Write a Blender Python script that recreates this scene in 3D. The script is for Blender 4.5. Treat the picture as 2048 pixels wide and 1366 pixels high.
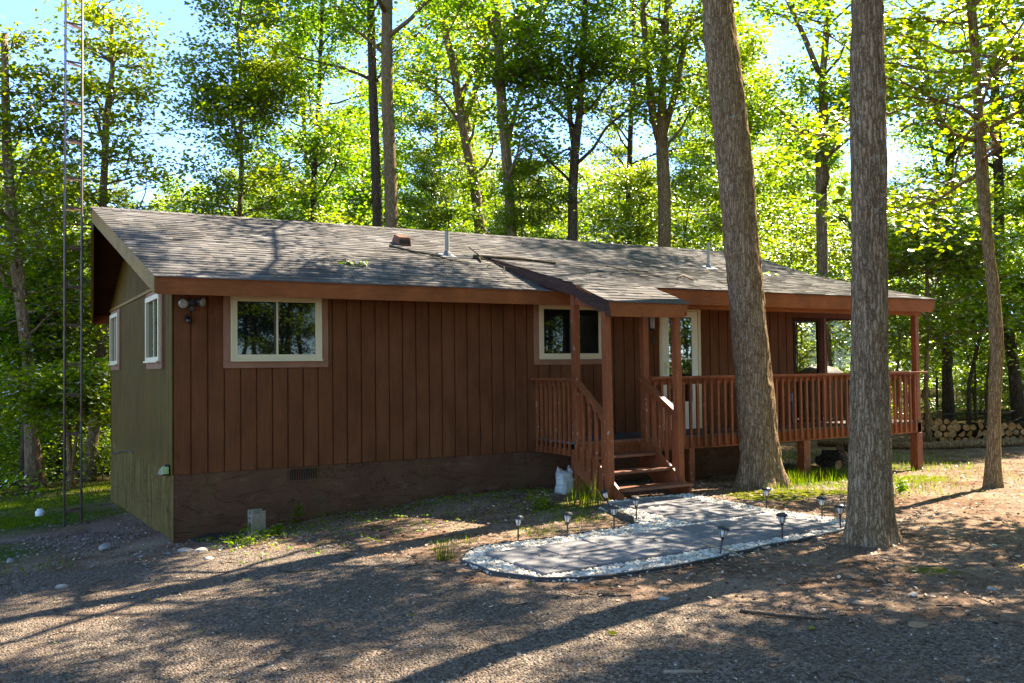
import bpy, math, random
import numpy as np
from mathutils import Vector, Matrix

# ------------------------------------------------------------------ scene, camera, light
sc = bpy.context.scene
for o in list(bpy.data.objects):
    bpy.data.objects.remove(o)
COL = sc.collection

F_PX, YAW, PITCH, ROLL = 1817.4, 0.52242, 0.0283, -0.01184
CAM = np.array([-1.9635, -11.8048, 1.2752])
_fw = np.array([math.sin(YAW)*math.cos(PITCH), math.cos(YAW)*math.cos(PITCH), math.sin(PITCH)])
_r0 = np.array([math.cos(YAW), -math.sin(YAW), 0.0])
_u0 = np.cross(_r0, _fw)
_rt = _r0*math.cos(ROLL) + _u0*math.sin(ROLL)
_up = -_r0*math.sin(ROLL) + _u0*math.cos(ROLL)
cam = bpy.data.cameras.new('camera'); cam_o = bpy.data.objects.new('camera', cam); COL.objects.link(cam_o)
cam.sensor_fit = 'HORIZONTAL'; cam.sensor_width = 36.0; cam.lens = 36.0*F_PX/2048.0
cam.clip_start = 0.1; cam.clip_end = 3000
m = Matrix.Identity(4)
for i in range(3):
    m[i][0] = _rt[i]; m[i][1] = _up[i]; m[i][2] = -_fw[i]; m[i][3] = CAM[i]
cam_o.matrix_world = m
sc.camera = cam_o

SUN_EL, SUN_AZ = math.radians(52), math.radians(78.5)      # azimuth clockwise from +Y
w = bpy.data.worlds.new('World'); sc.world = w; w.use_nodes = True
nt = w.node_tree
sky = nt.nodes.new('ShaderNodeTexSky'); sky.sky_type = 'NISHITA'; sky.sun_disc = False
sky.sun_elevation = SUN_EL; sky.sun_rotation = SUN_AZ
sky.air_density = 0.75; sky.dust_density = 0.0; sky.ozone_density = 4.5; sky.altitude = 1800
bg = nt.nodes['Background']; bg.inputs[1].default_value = 0.075
nt.links.new(sky.outputs[0], bg.inputs[0])
sl = bpy.data.lights.new('sun', 'SUN'); sl.energy = 3.3; sl.angle = math.radians(0.53); sl.color = (1.0, 0.90, 0.73)
so = bpy.data.objects.new('sun', sl); COL.objects.link(so)
sd = Vector((math.sin(SUN_AZ)*math.cos(SUN_EL), math.cos(SUN_AZ)*math.cos(SUN_EL), math.sin(SUN_EL)))
so.rotation_euler = (-sd).to_track_quat('-Z', 'Y').to_euler(); so.location = (20, 0, 40)
sc.view_settings.view_transform = 'Standard'; sc.view_settings.look = 'None'
sc.view_settings.exposure = 3.1; sc.view_settings.gamma = 1.0
sc.render.engine = 'CYCLES'
sc.cycles.max_bounces = 9; sc.cycles.diffuse_bounces = 7; sc.cycles.glossy_bounces = 3
sc.cycles.transmission_bounces = 5; sc.cycles.transparent_max_bounces = 8
sc.cycles.use_denoising = True
sc.cycles.caustics_reflective = False; sc.cycles.caustics_refractive = False

# ------------------------------------------------------------------ measuring helpers (photo pixel -> real point)
def ray(x, y): return _fw + _rt*(x-1024)/F_PX - _up*(y-683)/F_PX
def atZ(x, y, Z): return CAM + ray(x, y)*Z
def onz(x, y, z):
    d = ray(x, y); return CAM + d*(z-CAM[2])/d[2]

# ------------------------------------------------------------------ ground height
_ctl = np.array([(0,0,-.83),(0,6.44,-1.12),(2.3,0,-.67),(3.8,0,-.57),(5.1,0,-.54),(7.3,-1.1,-.55),(8.4,0,-.64),(9.8,-1.1,-.63),
 (12.7,-1.1,-.69),(5.3,-2.2,-.49),(6.3,-2.2,-.49),(2.2,-4.2,-.51),(2.1,-5.2,-.5),(6.1,-5,-.5),(4,-5.2,-.5),(4,-3.5,-.51),(5.5,-5.8,-.48),
 (7.9,-2,-.52),(10.4,-3.9,-.5),(-1,3.3,-1.01),(-1.9,0,-.93),(-1.5,-3,-.7),(0,-6,-.5),(-2,-11.8,-.42),(3,-9,-.43),(8,-8,-.42),
 (15,-8,-.45),(19,2,-.72),(25,6.5,-.78),(-1.3,8,-1.2),(-6,0,-1.1),(-8,-8,-.6),(0,14,-1.5),(10,14,-1.2),(20,12,-1.0),(30,20,-1.3),
 (5,25,-2),(-10,20,-2),(40,10,-.9),(-25,0,-1.6),(30,-15,-.5),(0,-30,-.3),(50,50,-2),(0,60,-3),(60,0,-1)], float)
def _tps(n=_ctl):
    P = n[:,:2]; N = len(P)
    r = np.linalg.norm(P[:,None]-P[None],axis=2)
    K = np.where(r > 0, r*r*np.log(np.maximum(r,1e-9)), 0)*0.01 + np.eye(N)*0.02
    A = np.zeros((N+3,N+3)); A[:N,:N] = K; A[:N,N] = 1; A[:N,N+1:] = P; A[N,:N] = 1; A[N+1:,:N] = P.T
    b = np.zeros(N+3); b[:N] = n[:,2]
    return np.linalg.solve(A,b)
_W = _tps()
def gz_arr(P):
    P = np.atleast_2d(P)[:,:2].astype(float); N = len(_ctl); out = np.zeros(len(P))
    for s in range(0,len(P),20000):
        Q = P[s:s+20000]
        r = np.linalg.norm(Q[:,None]-_ctl[None,:,:2],axis=2)
        K = np.where(r > 0, r*r*np.log(np.maximum(r,1e-9)), 0)*0.01
        z = K@_W[:N] + _W[N] + Q@_W[N+1:]
        d = np.linalg.norm(Q-np.array([10,2]),axis=1)
        t = np.clip((d-45)/30,0,1); t = t*t*(3-2*t)
        out[s:s+20000] = z*(1-t) + (-2.2)*t
    return out
def gz(x, y): return float(gz_arr([(x,y)])[0])

# ------------------------------------------------------------------ numpy value noise
def _hash(ix, iy, s): 
    n = (ix.astype(np.int64)*374761393 + iy.astype(np.int64)*668265263 + s*1274126177) & 0x7fffffff
    n = ((n ^ (n >> 13))*1274126177) & 0x7fffffff
    return ((n ^ (n >> 16)) & 0xffff)/65535.0
def vnoise(x, y, s=0, px=None):
    ix = np.floor(x); iy = np.floor(y); fx = x-ix; fy = y-iy
    fx = fx*fx*(3-2*fx); fy = fy*fy*(3-2*fy)
    def h(a,b):
        if px: a = np.mod(a,px)
        return _hash(a,b,s)
    return (h(ix,iy)*(1-fx)+h(ix+1,iy)*fx)*(1-fy) + (h(ix,iy+1)*(1-fx)+h(ix+1,iy+1)*fx)*fy

# ------------------------------------------------------------------ objects
def tag(o, label=None, cat=None, group=None, kind=None):
    if label: o['label'] = label
    if cat: o['category'] = cat
    if group: o['group'] = group
    if kind: o['kind'] = kind
    return o
def empty(name, loc, label=None, cat=None, group=None, rz=0):
    o = bpy.data.objects.new(name, None); COL.objects.link(o)
    o.location = loc; o.rotation_euler = (0,0,rz); o.empty_display_size = .2
    return tag(o, label, cat, group)
def base_of(o):
    p = np.zeros(3)
    while o is not None:
        p += np.array(o.location); o = o.parent
    return p
def fast_mesh(name, V, loops, starts, mat, smooth=False):
    me = bpy.data.meshes.new(name)
    V = np.asarray(V, np.float32)
    me.vertices.add(len(V)); me.vertices.foreach_set('co', V.ravel())
    loops = np.asarray(loops, np.int32); starts = np.asarray(starts, np.int32)
    me.loops.add(len(loops)); me.loops.foreach_set('vertex_index', loops)
    me.polygons.add(len(starts)); me.polygons.foreach_set('loop_start', starts)
    me.polygons.foreach_set('use_smooth', np.full(len(starts), bool(smooth)))
    for mm in (mat if isinstance(mat,(list,tuple)) else [mat]): me.materials.append(mm)
    me.update(calc_edges=True); me.validate()
    return me
class MB:
    def __init__(s): s.v = []; s.f = []; s.mi = []; s.cm = 0
    def add(s, verts, faces):
        b = len(s.v); s.v += [tuple(map(float,p)) for p in verts]; s.f += [tuple(i+b for i in f) for f in faces]; s.mi += [s.cm]*len(faces)
    def box(s, x0, x1, y0, y1, z0, z1):
        s.hexa([(x0,y0,z0),(x1,y0,z0),(x1,y1,z0),(x0,y1,z0),(x0,y0,z1),(x1,y0,z1),(x1,y1,z1),(x0,y1,z1)])
    def hexa(s, p):
        s.add(p, [(0,3,2,1),(4,5,6,7),(0,1,5,4),(1,2,6,5),(2,3,7,6),(3,0,4,7)])
    def cbox(s, c, size, M=None):
        sx,sy,sz = [k/2 for k in size]
        P = [Vector((a,b,d)) for d in (-sz,sz) for a,b in ((-sx,-sy),(sx,-sy),(sx,sy),(-sx,sy))]
        if M is not None: P = [M@q for q in P]
        s.hexa([tuple(Vector(c)+q) for q in P])
    def beam(s, a, b, wd, ht, up=(0,0,1)):
        a = Vector(a); b = Vector(b); d = (b-a).normalized(); u = Vector(up)
        r = d.cross(u).normalized(); u = r.cross(d).normalized()
        P = []
        for q in (a,b):
            for sr,su in ((-1,-1),(1,-1),(1,1),(-1,1)): P.append(tuple(q + r*sr*wd/2 + u*su*ht/2))
        s.add(P, [(0,1,2,3),(7,6,5,4),(0,4,5,1),(1,5,6,2),(2,6,7,3),(3,7,4,0)])
    def tube(s, pts, rad, n=8, cap=True):
        pts = [Vector(p) for p in pts]
        if not hasattr(rad,'__len__'): rad = [rad]*len(pts)
        b = len(s.v); rings = []
        t0 = (pts[1]-pts[0]).normalized()
        ref = Vector((1,0,0)) if abs(t0.x) < .8 else Vector((0,1,0))
        for i,p in enumerate(pts):
            t = (pts[min(i+1,len(pts)-1)]-pts[max(i-1,0)]).normalized()
            a = (ref - t*ref.dot(t)).normalized(); c = t.cross(a); ref = a
            for k in range(n):
                q = 2*math.pi*k/n
                s.v.append(tuple(p + (a*math.cos(q)+c*math.sin(q))*rad[i]))
        for i in range(len(pts)-1):
            for k in range(n):
                k2 = (k+1)%n
                s.f.append((b+i*n+k, b+i*n+k2, b+(i+1)*n+k2, b+(i+1)*n+k)); s.mi.append(s.cm)
        if cap:
            s.f.append(tuple(b+k for k in range(n))[::-1]); s.mi.append(s.cm)
            e = b+(len(pts)-1)*n; s.f.append(tuple(e+k for k in range(n))); s.mi.append(s.cm)
    def lathe(s, prof, n=16, c=(0,0,0)):
        b = len(s.v)
        for r,z in prof:
            for k in range(n):
                q = 2*math.pi*k/n; s.v.append((c[0]+r*math.cos(q), c[1]+r*math.sin(q), c[2]+z))
        for i in range(len(prof)-1):
            for k in range(n):
                k2 = (k+1)%n; s.f.append((b+i*n+k,b+i*n+k2,b+(i+1)*n+k2,b+(i+1)*n+k)); s.mi.append(s.cm)
        s.f.append(tuple(b+k for k in range(n))[::-1]); s.mi.append(s.cm)
        e = b+(len(prof)-1)*n; s.f.append(tuple(e+k for k in range(n))); s.mi.append(s.cm)
    def build(s, name, mat, parent=None, smooth=False, bevel=0, local=False, loc=None):
        V = np.array(s.v, float)
        if parent is not None and not local: V = V - base_of(parent)
        if loc is not None and parent is None: V = V - np.array(loc)
        loops = [i for f in s.f for i in f]; L = [len(f) for f in s.f]
        me = fast_mesh(name, V, loops, np.concatenate([[0],np.cumsum(L)[:-1]]), mat, smooth)
        if max(s.mi) > 0: me.polygons.foreach_set('material_index', np.array(s.mi,np.int32))
        o = bpy.data.objects.new(name, me); COL.objects.link(o)
        if parent is not None: o.parent = parent
        if loc is not None and parent is None: o.location = loc
        if bevel:
            b = o.modifiers.new('bevel','BEVEL'); b.width = bevel; b.segments = 2; b.limit_method = 'ANGLE'; b.angle_limit = .6
        return o
def copy_tree(o, parent=None):
    c = o.copy(); COL.objects.link(c); c.parent = parent
    for ch in list(o.children): copy_tree(ch, c)
    return c

# ------------------------------------------------------------------ materials
def mat(name, col, rough=.7, spec=.5, metal=0., nodes=None):
    M = bpy.data.materials.new(name); M.use_nodes = True
    b = M.node_tree.nodes['Principled BSDF']
    b.inputs['Base Color'].default_value = (*col,1); b.inputs['Roughness'].default_value = rough
    b.inputs['Specular IOR Level'].default_value = spec; b.inputs['Metallic'].default_value = metal
    if nodes: nodes(M.node_tree, b)
    return M
def N(t, typ, **kw):
    n = t.nodes.new(typ)
    for k,v in kw.items():
        if k.startswith('i_'): n.inputs[int(k[2:]) if k[2:].isdigit() else k[2:]].default_value = v
        else: setattr(n, k, v)
    return n
def ramp(t, fac, stops, interp='LINEAR'):
    r = t.nodes.new('ShaderNodeValToRGB'); r.color_ramp.interpolation = interp
    e = r.color_ramp.elements
    while len(e) < len(stops): e.new(.5)
    for k,(p,c) in enumerate(stops): e[k].position = p; e[k].color = (*c,1) if len(c) == 3 else c
    t.links.new(fac, r.inputs[0]); return r
def coords(t, scale=(1,1,1), kind='Object', rot=(0,0,0)):
    tc = t.nodes.new('ShaderNodeTexCoord'); mp = t.nodes.new('ShaderNodeMapping')
    mp.inputs['Scale'].default_value = scale; mp.inputs['Rotation'].default_value = rot
    t.links.new(tc.outputs[kind], mp.inputs[0]); return mp.outputs[0]
def noise(t, vec, scale, detail=4, rough=.6, dist=0):
    n = N(t,'ShaderNodeTexNoise'); n.inputs['Scale'].default_value = scale; n.inputs['Detail'].default_value = detail
    n.inputs['Roughness'].default_value = rough; n.inputs['Distortion'].default_value = dist
    t.links.new(vec, n.inputs['Vector']); return n
def mixc(t, a, b, fac, mode='MIX'):
    n = N(t,'ShaderNodeMix', data_type='RGBA', blend_type=mode)
    for sock,idx in ((fac,0),(a,6),(b,7)):
        if isinstance(sock,(int,float)): n.inputs[idx].default_value = sock
        elif isinstance(sock,tuple): n.inputs[idx].default_value = (*sock,1) if len(sock) == 3 else sock
        else: t.links.new(sock, n.inputs[idx])
    return n.outputs[2]
def bump(t, h, b, strength=.3, dist=.01):
    n = N(t,'ShaderNodeBump'); n.inputs['Strength'].default_value = strength; n.inputs['Distance'].default_value = dist
    t.links.new(h, n.inputs['Height']); t.links.new(n.outputs[0], b.inputs['Normal']); return n

def wood_paint(name, col, col2, grain=(30,30,2.5), chip=None, rough=.6, bs=.25, spec=.08, stain_or_bounce=None):
    def f(t,b):
        v = coords(t, grain); n1 = noise(t, v, 1.0, 5, .65, .4)
        v2 = coords(t, (1.3,1.3,.9)); n2 = noise(t, v2, 1.6, 4)
        c = mixc(t, col, col2, ramp(t,n1.outputs[0],[(.38,(0,0,0)),(.62,(1,1,1))]).outputs[0])
        c = mixc(t, c, (.74,.74,.74), ramp(t,n2.outputs[0],[(.35,(1,1,1)),(.6,(0,0,0))]).outputs[0], 'MULTIPLY')
        if stain_or_bounce:
            n4 = noise(t,coords(t,(1,1,.35)),2.6,6,.7); c = mixc(t,c,stain_or_bounce,ramp(t,n4.outputs[0],[(.5,(0,0,0)),(.72,(.55,.55,.55))]).outputs[0])
            n5 = noise(t,coords(t,(1,1,1)),55,2,.5); c = mixc(t,c,(.55,.5,.45),ramp(t,n5.outputs[0],[(.24,(1,1,1)),(.32,(0,0,0))]).outputs[0],'MULTIPLY')
        if chip:
            v3 = coords(t,(9,9,5)); n3 = noise(t,v3,2.2,5,.7)
            c = mixc(t, c, chip, ramp(t,n3.outputs[0],[(.635,(0,0,0)),(.66,(1,1,1))]).outputs[0])
        t.links.new(c, b.inputs['Base Color'])
        bump(t, n1.outputs[0], b, bs, .004)
    return mat(name, col, rough, spec, 0, f)

M = {}
M['siding'] = wood_paint('brown_siding_paint', (.150,.054,.021), (.118,.042,.017), (45,45,3.0), rough=.65, bs=.6, stain_or_bounce=(.165,.066,.028))
M['siding_left'] = wood_paint('green_bounce_siding_paint', (.130,.074,.010), (.09,.052,.007), (60,60,2.0), rough=.75, bs=.5, stain_or_bounce=(.085,.075,.016))  # brown siding with green bounce light from the leaves put into its colour
M['trim'] = wood_paint('brown_trim_paint', (.28,.092,.030), (.235,.076,.025), (6,40,40), rough=.55, bs=.15)
M['trim_left'] = wood_paint('green_bounce_trim_paint', (.27,.16,.030), (.2,.12,.022), (40,6,40), rough=.6, bs=.2)  # same brown trim, olive because green bounce light is painted in
M['pink_trim'] = wood_paint('window_casing_paint', (.29,.145,.085), (.26,.13,.076), (30,30,8), rough=.6, bs=.1)
M['rail'] = wood_paint('red_brown_rail_paint', (.265,.078,.026), (.21,.061,.021), (30,30,3), chip=(.42,.33,.27), rough=.5, bs=.2, spec=.2)
M['tread'] = wood_paint('worn_tread_paint', (.20,.072,.038), (.15,.056,.03), (4,40,40), chip=(.40,.28,.20), rough=.45, bs=.2, spec=.35)
M['rake_dark'] = wood_paint('grey_brown_rake_board', (.085,.045,.032), (.05,.028,.02), (40,4,40), rough=.7, bs=.3)
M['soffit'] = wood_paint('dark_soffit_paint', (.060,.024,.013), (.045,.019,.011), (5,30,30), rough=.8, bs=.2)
M['deck'] = wood_paint('grey_deck_boards', (.13,.11,.09), (.085,.07,.058), (3,30,30), rough=.75, bs=.4)
M['cream'] = mat('cream_vinyl', (.60,.50,.30), .4)
M['white'] = mat('white_door_paint', (.68,.66,.58), .45)
M['black'] = mat('black_plastic', (.012,.012,.013), .4)
M['dark_metal'] = mat('dark_steel', (.05,.045,.04), .45, .5, .6)
M['interior'] = mat('dark_interior', (.02,.016,.012), .9)
def foundation(name, a, b_, alg):
    def f(t,b):
        v = coords(t,(1,1,1)); n1 = noise(t,v,2.2,6,.65); n2 = noise(t,coords(t,(5,5,.7)),1.2,4); n3 = noise(t,v,38,3)
        c = mixc(t, a, b_, ramp(t,n1.outputs[0],[(.35,(0,0,0)),(.65,(1,1,1))]).outputs[0])
        c = mixc(t, c, alg, ramp(t,n2.outputs[0],[(.5,(0,0,0)),(.66,(1,1,1))]).outputs[0])
        n4 = noise(t,coords(t,(1,1,2.2)),3.4,6,.75); c = mixc(t,c,(.20,.135,.085),ramp(t,n4.outputs[0],[(.56,(0,0,0)),(.74,(.5,.5,.5))]).outputs[0])
        n5 = noise(t,coords(t,(1,1,3)),.9,5,.7,1.2); c = mixc(t,c,(.5,.46,.42),ramp(t,n5.outputs[0],[(.485,(0,0,0)),(.5,(1,1,1)),(.515,(0,0,0))]).outputs[0],'MULTIPLY')
        t.links.new(c,b.inputs['Base Color']); bump(t,n3.outputs[0],b,.7,.008)
    return mat(name,a,.9,.03,0,f)
M['found'] = foundation('painted_parging', (.115,.056,.032), (.085,.041,.024), (.10,.057,.028))
M['found_left'] = foundation('stained_green_bounce_parging', (.165,.110,.035), (.115,.078,.023), (.07,.053,.014))  # stained tan parging, green bounce light also put into the colour
def glass(name, tint, refl, see=0.0):
    G = bpy.data.materials.new(name); G.use_nodes = True; t = G.node_tree; t.nodes.clear()
    out = N(t,'ShaderNodeOutputMaterial'); gl = N(t,'ShaderNodeBsdfGlossy'); gl.inputs['Roughness'].default_value = .015
    gl.inputs['Color'].default_value = (.95,1,.95,1)
    base = N(t,'ShaderNodeBsdfDiffuse'); base.inputs['Color'].default_value = (*tint,1)
    src = base.outputs[0]
    if see > 0:
        tr = N(t,'ShaderNodeBsdfTransparent'); tr.inputs['Color'].default_value = (.92,.92,.88,1)
        mx = N(t,'ShaderNodeMixShader'); mx.inputs[0].default_value = see
        t.links.new(src,mx.inputs[1]); t.links.new(tr.outputs[0],mx.inputs[2]); src = mx.outputs[0]
    fr = N(t,'ShaderNodeFresnel'); fr.inputs['IOR'].default_value = refl
    wv = noise(t, coords(t,(1,1,1)), 1.4, 2); bp = N(t,'ShaderNodeBump'); bp.inputs['Strength'].default_value = .04; bp.inputs['Distance'].default_value = .02
    t.links.new(wv.outputs[0],bp.inputs['Height']); t.links.new(bp.outputs[0],gl.inputs['Normal'])
    mx2 = N(t,'ShaderNodeMixShader'); t.links.new(fr.outputs[0],mx2.inputs[0]); t.links.new(src,mx2.inputs[1]); t.links.new(gl.outputs[0],mx2.inputs[2])
    t.links.new(mx2.outputs[0],out.inputs[0]); return G
M['pane'] = glass('window_glass', (.006,.008,.006), 1.5)
M['door_pane'] = glass('door_glass', (.02,.02,.012), 2.9)
M['sun_pane'] = glass('sunroom_glass', (.03,.03,.02), 1.4, .88)
def shingle_mat(t,b):
    g = N(t,'ShaderNodeNewGeometry'); v = coords(t,(1,1,1)); n = noise(t,v,110,2); n2 = noise(t,v,1.1,4)
    r = ramp(t,g.outputs['Random Per Island'],[(0,(.135,.125,.12)),(.35,(.17,.155,.146)),(.6,(.205,.187,.175)),(.8,(.15,.135,.126)),(1,(.235,.212,.196))],'CONSTANT')
    c = mixc(t, r.outputs[0], (.5,.5,.5), ramp(t,n.outputs[0],[(.35,(.9,.9,.9)),(.65,(0,0,0))]).outputs[0],'MULTIPLY')
    c = mixc(t, c, (.8,.78,.74), ramp(t,n2.outputs[0],[(.4,(1,1,1)),(.65,(0,0,0))]).outputs[0],'MULTIPLY')
    t.links.new(c,b.inputs['Base Color']); bump(t,n.outputs[0],b,.5,.004)
M['shingle'] = mat('asphalt_shingle', (.16,.14,.13), .95, .05, 0, shingle_mat)
# ------------------------------------------------------------------ ground
def stones_tex(t, v, scale):
    vo = N(t,'ShaderNodeTexVoronoi'); vo.inputs['Scale'].default_value = scale; t.links.new(v, vo.inputs['Vector'])
    return vo
def ground_mat(t,b):
    v = coords(t,(1,1,1))
    at = N(t,'ShaderNodeAttribute'); at.attribute_name = 'cover'     # r moss, g grass floor, b forest floor
    sep = N(t,'ShaderNodeSeparateColor'); t.links.new(at.outputs['Color'], sep.inputs[0])
    n1 = noise(t,v,1.3,6,.65); n2 = noise(t,v,16,6,.75); n3 = noise(t,v,60,3,.7)
    vo = stones_tex(t,v,55); vo2 = stones_tex(t,v,22)
    dirt = ramp(t,n2.outputs[0],[(.28,(.10,.066,.043)),(.48,(.215,.148,.102)),(.60,(.28,.200,.142)),(.75,(.38,.29,.21))]).outputs[0]
    flake = ramp(t,vo.outputs['Color'],[(0,(.07,.046,.03)),(.4,(.215,.15,.105)),(.75,(.30,.22,.16)),(1,(.48,.39,.30))]).outputs[0]
    c = mixc(t,dirt,flake,.55)
    c = mixc(t,c,(.60,.50,.44),ramp(t,n1.outputs[0],[(.38,(1,1,1)),(.62,(0,0,0))]).outputs[0],'MULTIPLY')
    # bare tan earth blotches
    c = mixc(t,c,(.31,.22,.14),ramp(t,noise(t,coords(t,(1,1,1)),.55,5,.6).outputs[0],[(.55,(0,0,0)),(.68,(.7,.7,.7))]).outputs[0])
    def wmask(sock, lo, hi):
        a = N(t,'ShaderNodeMath',operation='ADD'); t.links.new(sock,a.inputs[0])
        s = N(t,'ShaderNodeMath',operation='MULTIPLY_ADD'); t.links.new(n2.outputs[0],s.inputs[0]); s.inputs[1].default_value = .9; s.inputs[2].default_value = -.45
        t.links.new(s.outputs[0],a.inputs[1])
        return ramp(t,a.outputs[0],[(lo,(0,0,0)),(hi,(1,1,1))]).outputs[0]
    moss = ramp(t,n3.outputs[0],[(.3,(.06,.075,.008)),(.7,(.19,.18,.018))]).outputs[0]
    c = mixc(t,c,moss,wmask(sep.outputs[0],.4,.6))
    gf = ramp(t,n3.outputs[0],[(.3,(.035,.06,.012)),(.7,(.10,.13,.03))]).outputs[0]
    c = mixc(t,c,gf,wmask(sep.outputs[1],.35,.75))
    ff = ramp(t,n2.outputs[0],[(.3,(.035,.028,.014)),(.5,(.07,.06,.025)),(.7,(.13,.09,.05))]).outputs[0]
    c = mixc(t,c,ff,wmask(sep.outputs[2],.4,.6))
    t.links.new(c,b.inputs['Base Color'])
    s = N(t,'ShaderNodeMath',operation='ADD'); t.links.new(n2.outputs[0],s.inputs[0])
    d = N(t,'ShaderNodeMath',operation='MULTIPLY'); t.links.new(vo.outputs['Distance'],d.inputs[0]); d.inputs[1].default_value = -.6
    t.links.new(d.outputs[0],s.inputs[1]); bump(t,s.outputs[0],b,.9,.03)
M['ground'] = mat('leaf_litter_dirt',(.2,.12,.08),1,.0,0,ground_mat)
def drive_mat(t,b):
    v = coords(t,(1,1,1)); vo = stones_tex(t,v,62); vo2 = stones_tex(t,v,27); n1 = noise(t,v,.9,5,.6); n2 = noise(t,v,30,4,.7)
    c = ramp(t,vo.outputs['Color'],[(0,(.078,.060,.046)),(.3,(.170,.132,.100)),(.6,(.242,.190,.145)),(.85,(.33,.26,.20)),(1,(.50,.42,.33))]).outputs[0]
    c = mixc(t,c,(.22,.155,.11),ramp(t,n1.outputs[0],[(.45,(0,0,0)),(.7,(.75,.75,.75))]).outputs[0])
    c = mixc(t,c,(.45,.42,.40),ramp(t,n2.outputs[0],[(.35,(1,1,1)),(.6,(0,0,0))]).outputs[0],'MULTIPLY')
    t.links.new(c,b.inputs['Base Color'])
    s = N(t,'ShaderNodeMath',operation='MULTIPLY_ADD'); t.links.new(vo.outputs['Distance'],s.inputs[0]); s.inputs[1].default_value = -.9
    t.links.new(n2.outputs[0],s.inputs[2]); bump(t,s.outputs[0],b,1.0,.03)
M['drive'] = mat('driveway_gravel',(.16,.13,.11),1,.0,0,drive_mat)

def axis_coords(lo, hi, step, far, grow=1.16):
    a = list(np.arange(lo,hi+1e-6,step)); d = step; x = hi
    while x < far: d *= grow; x += d; a.append(x)
    d = step; x = lo
    while x > -far: d *= grow; x -= d; a.insert(0,x)
    return np.array(a)
def sheet(name, xs, ys, zf, mt, keep=None, attr=None):
    X,Y = np.meshgrid(xs,ys); P = np.stack([X.ravel(),Y.ravel()],1); z = zf(P)
    nx,ny = len(xs),len(ys); I,J = np.meshgrid(np.arange(nx-1),np.arange(ny-1)); a = (J*nx+I).ravel()
    F = np.stack([a,a+1,a+1+nx,a+nx],1)
    V = np.concatenate([P,z[:,None]],1)
    if keep is not None:
        k = keep(P[F].mean(1)); F = F[k]; u,inv = np.unique(F,return_inverse=True); V = V[u]; F = inv.reshape(-1,4)
    me = fast_mesh(name,V,F.ravel(),np.arange(len(F))*4,mt,True)
    if attr is not None:
        ca = me.color_attributes.new('cover','FLOAT_COLOR','POINT'); ca.data.foreach_set('color',attr(V[:,:2]).astype(np.float32).ravel())
    o = bpy.data.objects.new(name,me); COL.objects.link(o); return o
def rough(P, amp=1.0):
    x,y = P[:,0],P[:,1]
    d = np.exp(-((x-5)**2+(y+3)**2)/400)
    d = d*(1-.85*np.clip(1.35-np.maximum(np.abs(x-4.1)/2.4,np.abs(y+3.9)/1.9),0,.35)/.35)
    return amp*d*((vnoise(x*1.1,y*1.1,3)-.5)*.05 + (vnoise(x*3.3,y*3.3,5)-.5)*.025 + (vnoise(x*9,y*9,7)-.5)*.012)
MOSS = [(7.3,-2.75,.75,1.0),(8.0,-2.9,.6,1),(6.9,-2.9,.4,.9),(9.2,-2.6,.5,.8),(10.6,-2.4,.8,1.0),(11.3,-2.1,.6,1),(4.9,-6.9,.35,.6),(1.6,-1.2,.4,.4),(-.7,1.2,.8,.42),(-.9,2.8,.8,.4),(-.5,-.3,.5,.3),(9,-4.2,.3,.5),(14.5,-.5,.5,.6)]
GRASS = [(-1.6,4.5,1.7,1),(-1.0,7.5,1.6,1),(-2.4,1.2,1.5,.9),(8.9,-1.9,.9,.7),(10.2,-1.7,.9,.8),(8.4,-3.6,.7,.6),(12.8,-.5,1.2,.6),(4.4,-1.9,.8,.5),(14,3,1.5,.5),(3.2,-3.0,.8,.35)]
def cover(P):
    x,y = P[:,0],P[:,1]; out = np.zeros((len(P),4)); out[:,3] = 1
    for L,ch in ((MOSS,0),(GRASS,1)):
        for (cx,cy,r,wt) in L: out[:,ch] = np.maximum(out[:,ch], wt*np.exp(-((x-cx)**2+(y-cy)**2)/(r*r)))
    d = np.maximum.reduce([ (y-8.6)/3, (x-19.5)/3, np.where(y > 3.0,(-x-2.5)/2,-9), (-12-y)/3])
    out[:,2] = np.clip(d,0,1)
    return out
gx = axis_coords(-5,15,.085,600); gy = axis_coords(-9.5,6,.085,600)
g = sheet('ground',gx,gy,lambda P: gz_arr(P)+rough(P),M['ground'],attr=cover)
tag(g,'reddish brown leaf litter and bare earth around the house','ground',kind='structure')

# gravel drive, a sheet just over the earth
_de = np.array([(-30,8),(-8,2.5),(-4.5,.7),(-1.85,-.62),(-.43,-1.25),(.53,-1.72),(1.1,-2.4),(1.45,-3.8),(1.55,-5.0),(1.95,-5.95),(2.56,-6.7),(3.21,-7.5),(3.9,-8.35),(6,-10.2),(14,-15),(30,-22),(30,-40),(-40,-40),(-40,8)])
def inpoly(P, poly):
    x,y = P[:,0],P[:,1]; r = np.zeros(len(P),bool); n = len(poly)
    for i in range(n):
        x1,y1 = poly[i]; x2,y2 = poly[(i+1)%n]
        c = ((y1 > y) != (y2 > y)) & (x < (x2-x1)*(y-y1)/((y2-y1) if y2 != y1 else 1e-9)+x1)
        r ^= c
    return r
def drive_keep(P):
    j = np.stack([(vnoise(P[:,0]*2.2,P[:,1]*2.2,11)-.5)*.5+(vnoise(P[:,0]*9,P[:,1]*9,12)-.5)*.3,(vnoise(P[:,0]*2.2,P[:,1]*2.2,13)-.5)*.5+(vnoise(P[:,0]*9,P[:,1]*9,14)-.5)*.3],1)
    return inpoly(P+j,_de)
dx = axis_coords(-5,5,.05,25,1.2); dy = axis_coords(-9.5,0,.05,26,1.2)
d = sheet('driveway',dx,dy,lambda P: gz_arr(P)+rough(P)+.007,M['drive'],keep=drive_keep)
tag(d,'grey brown gravel driveway in dappled shade in front of the house','driveway',kind='structure')

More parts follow.
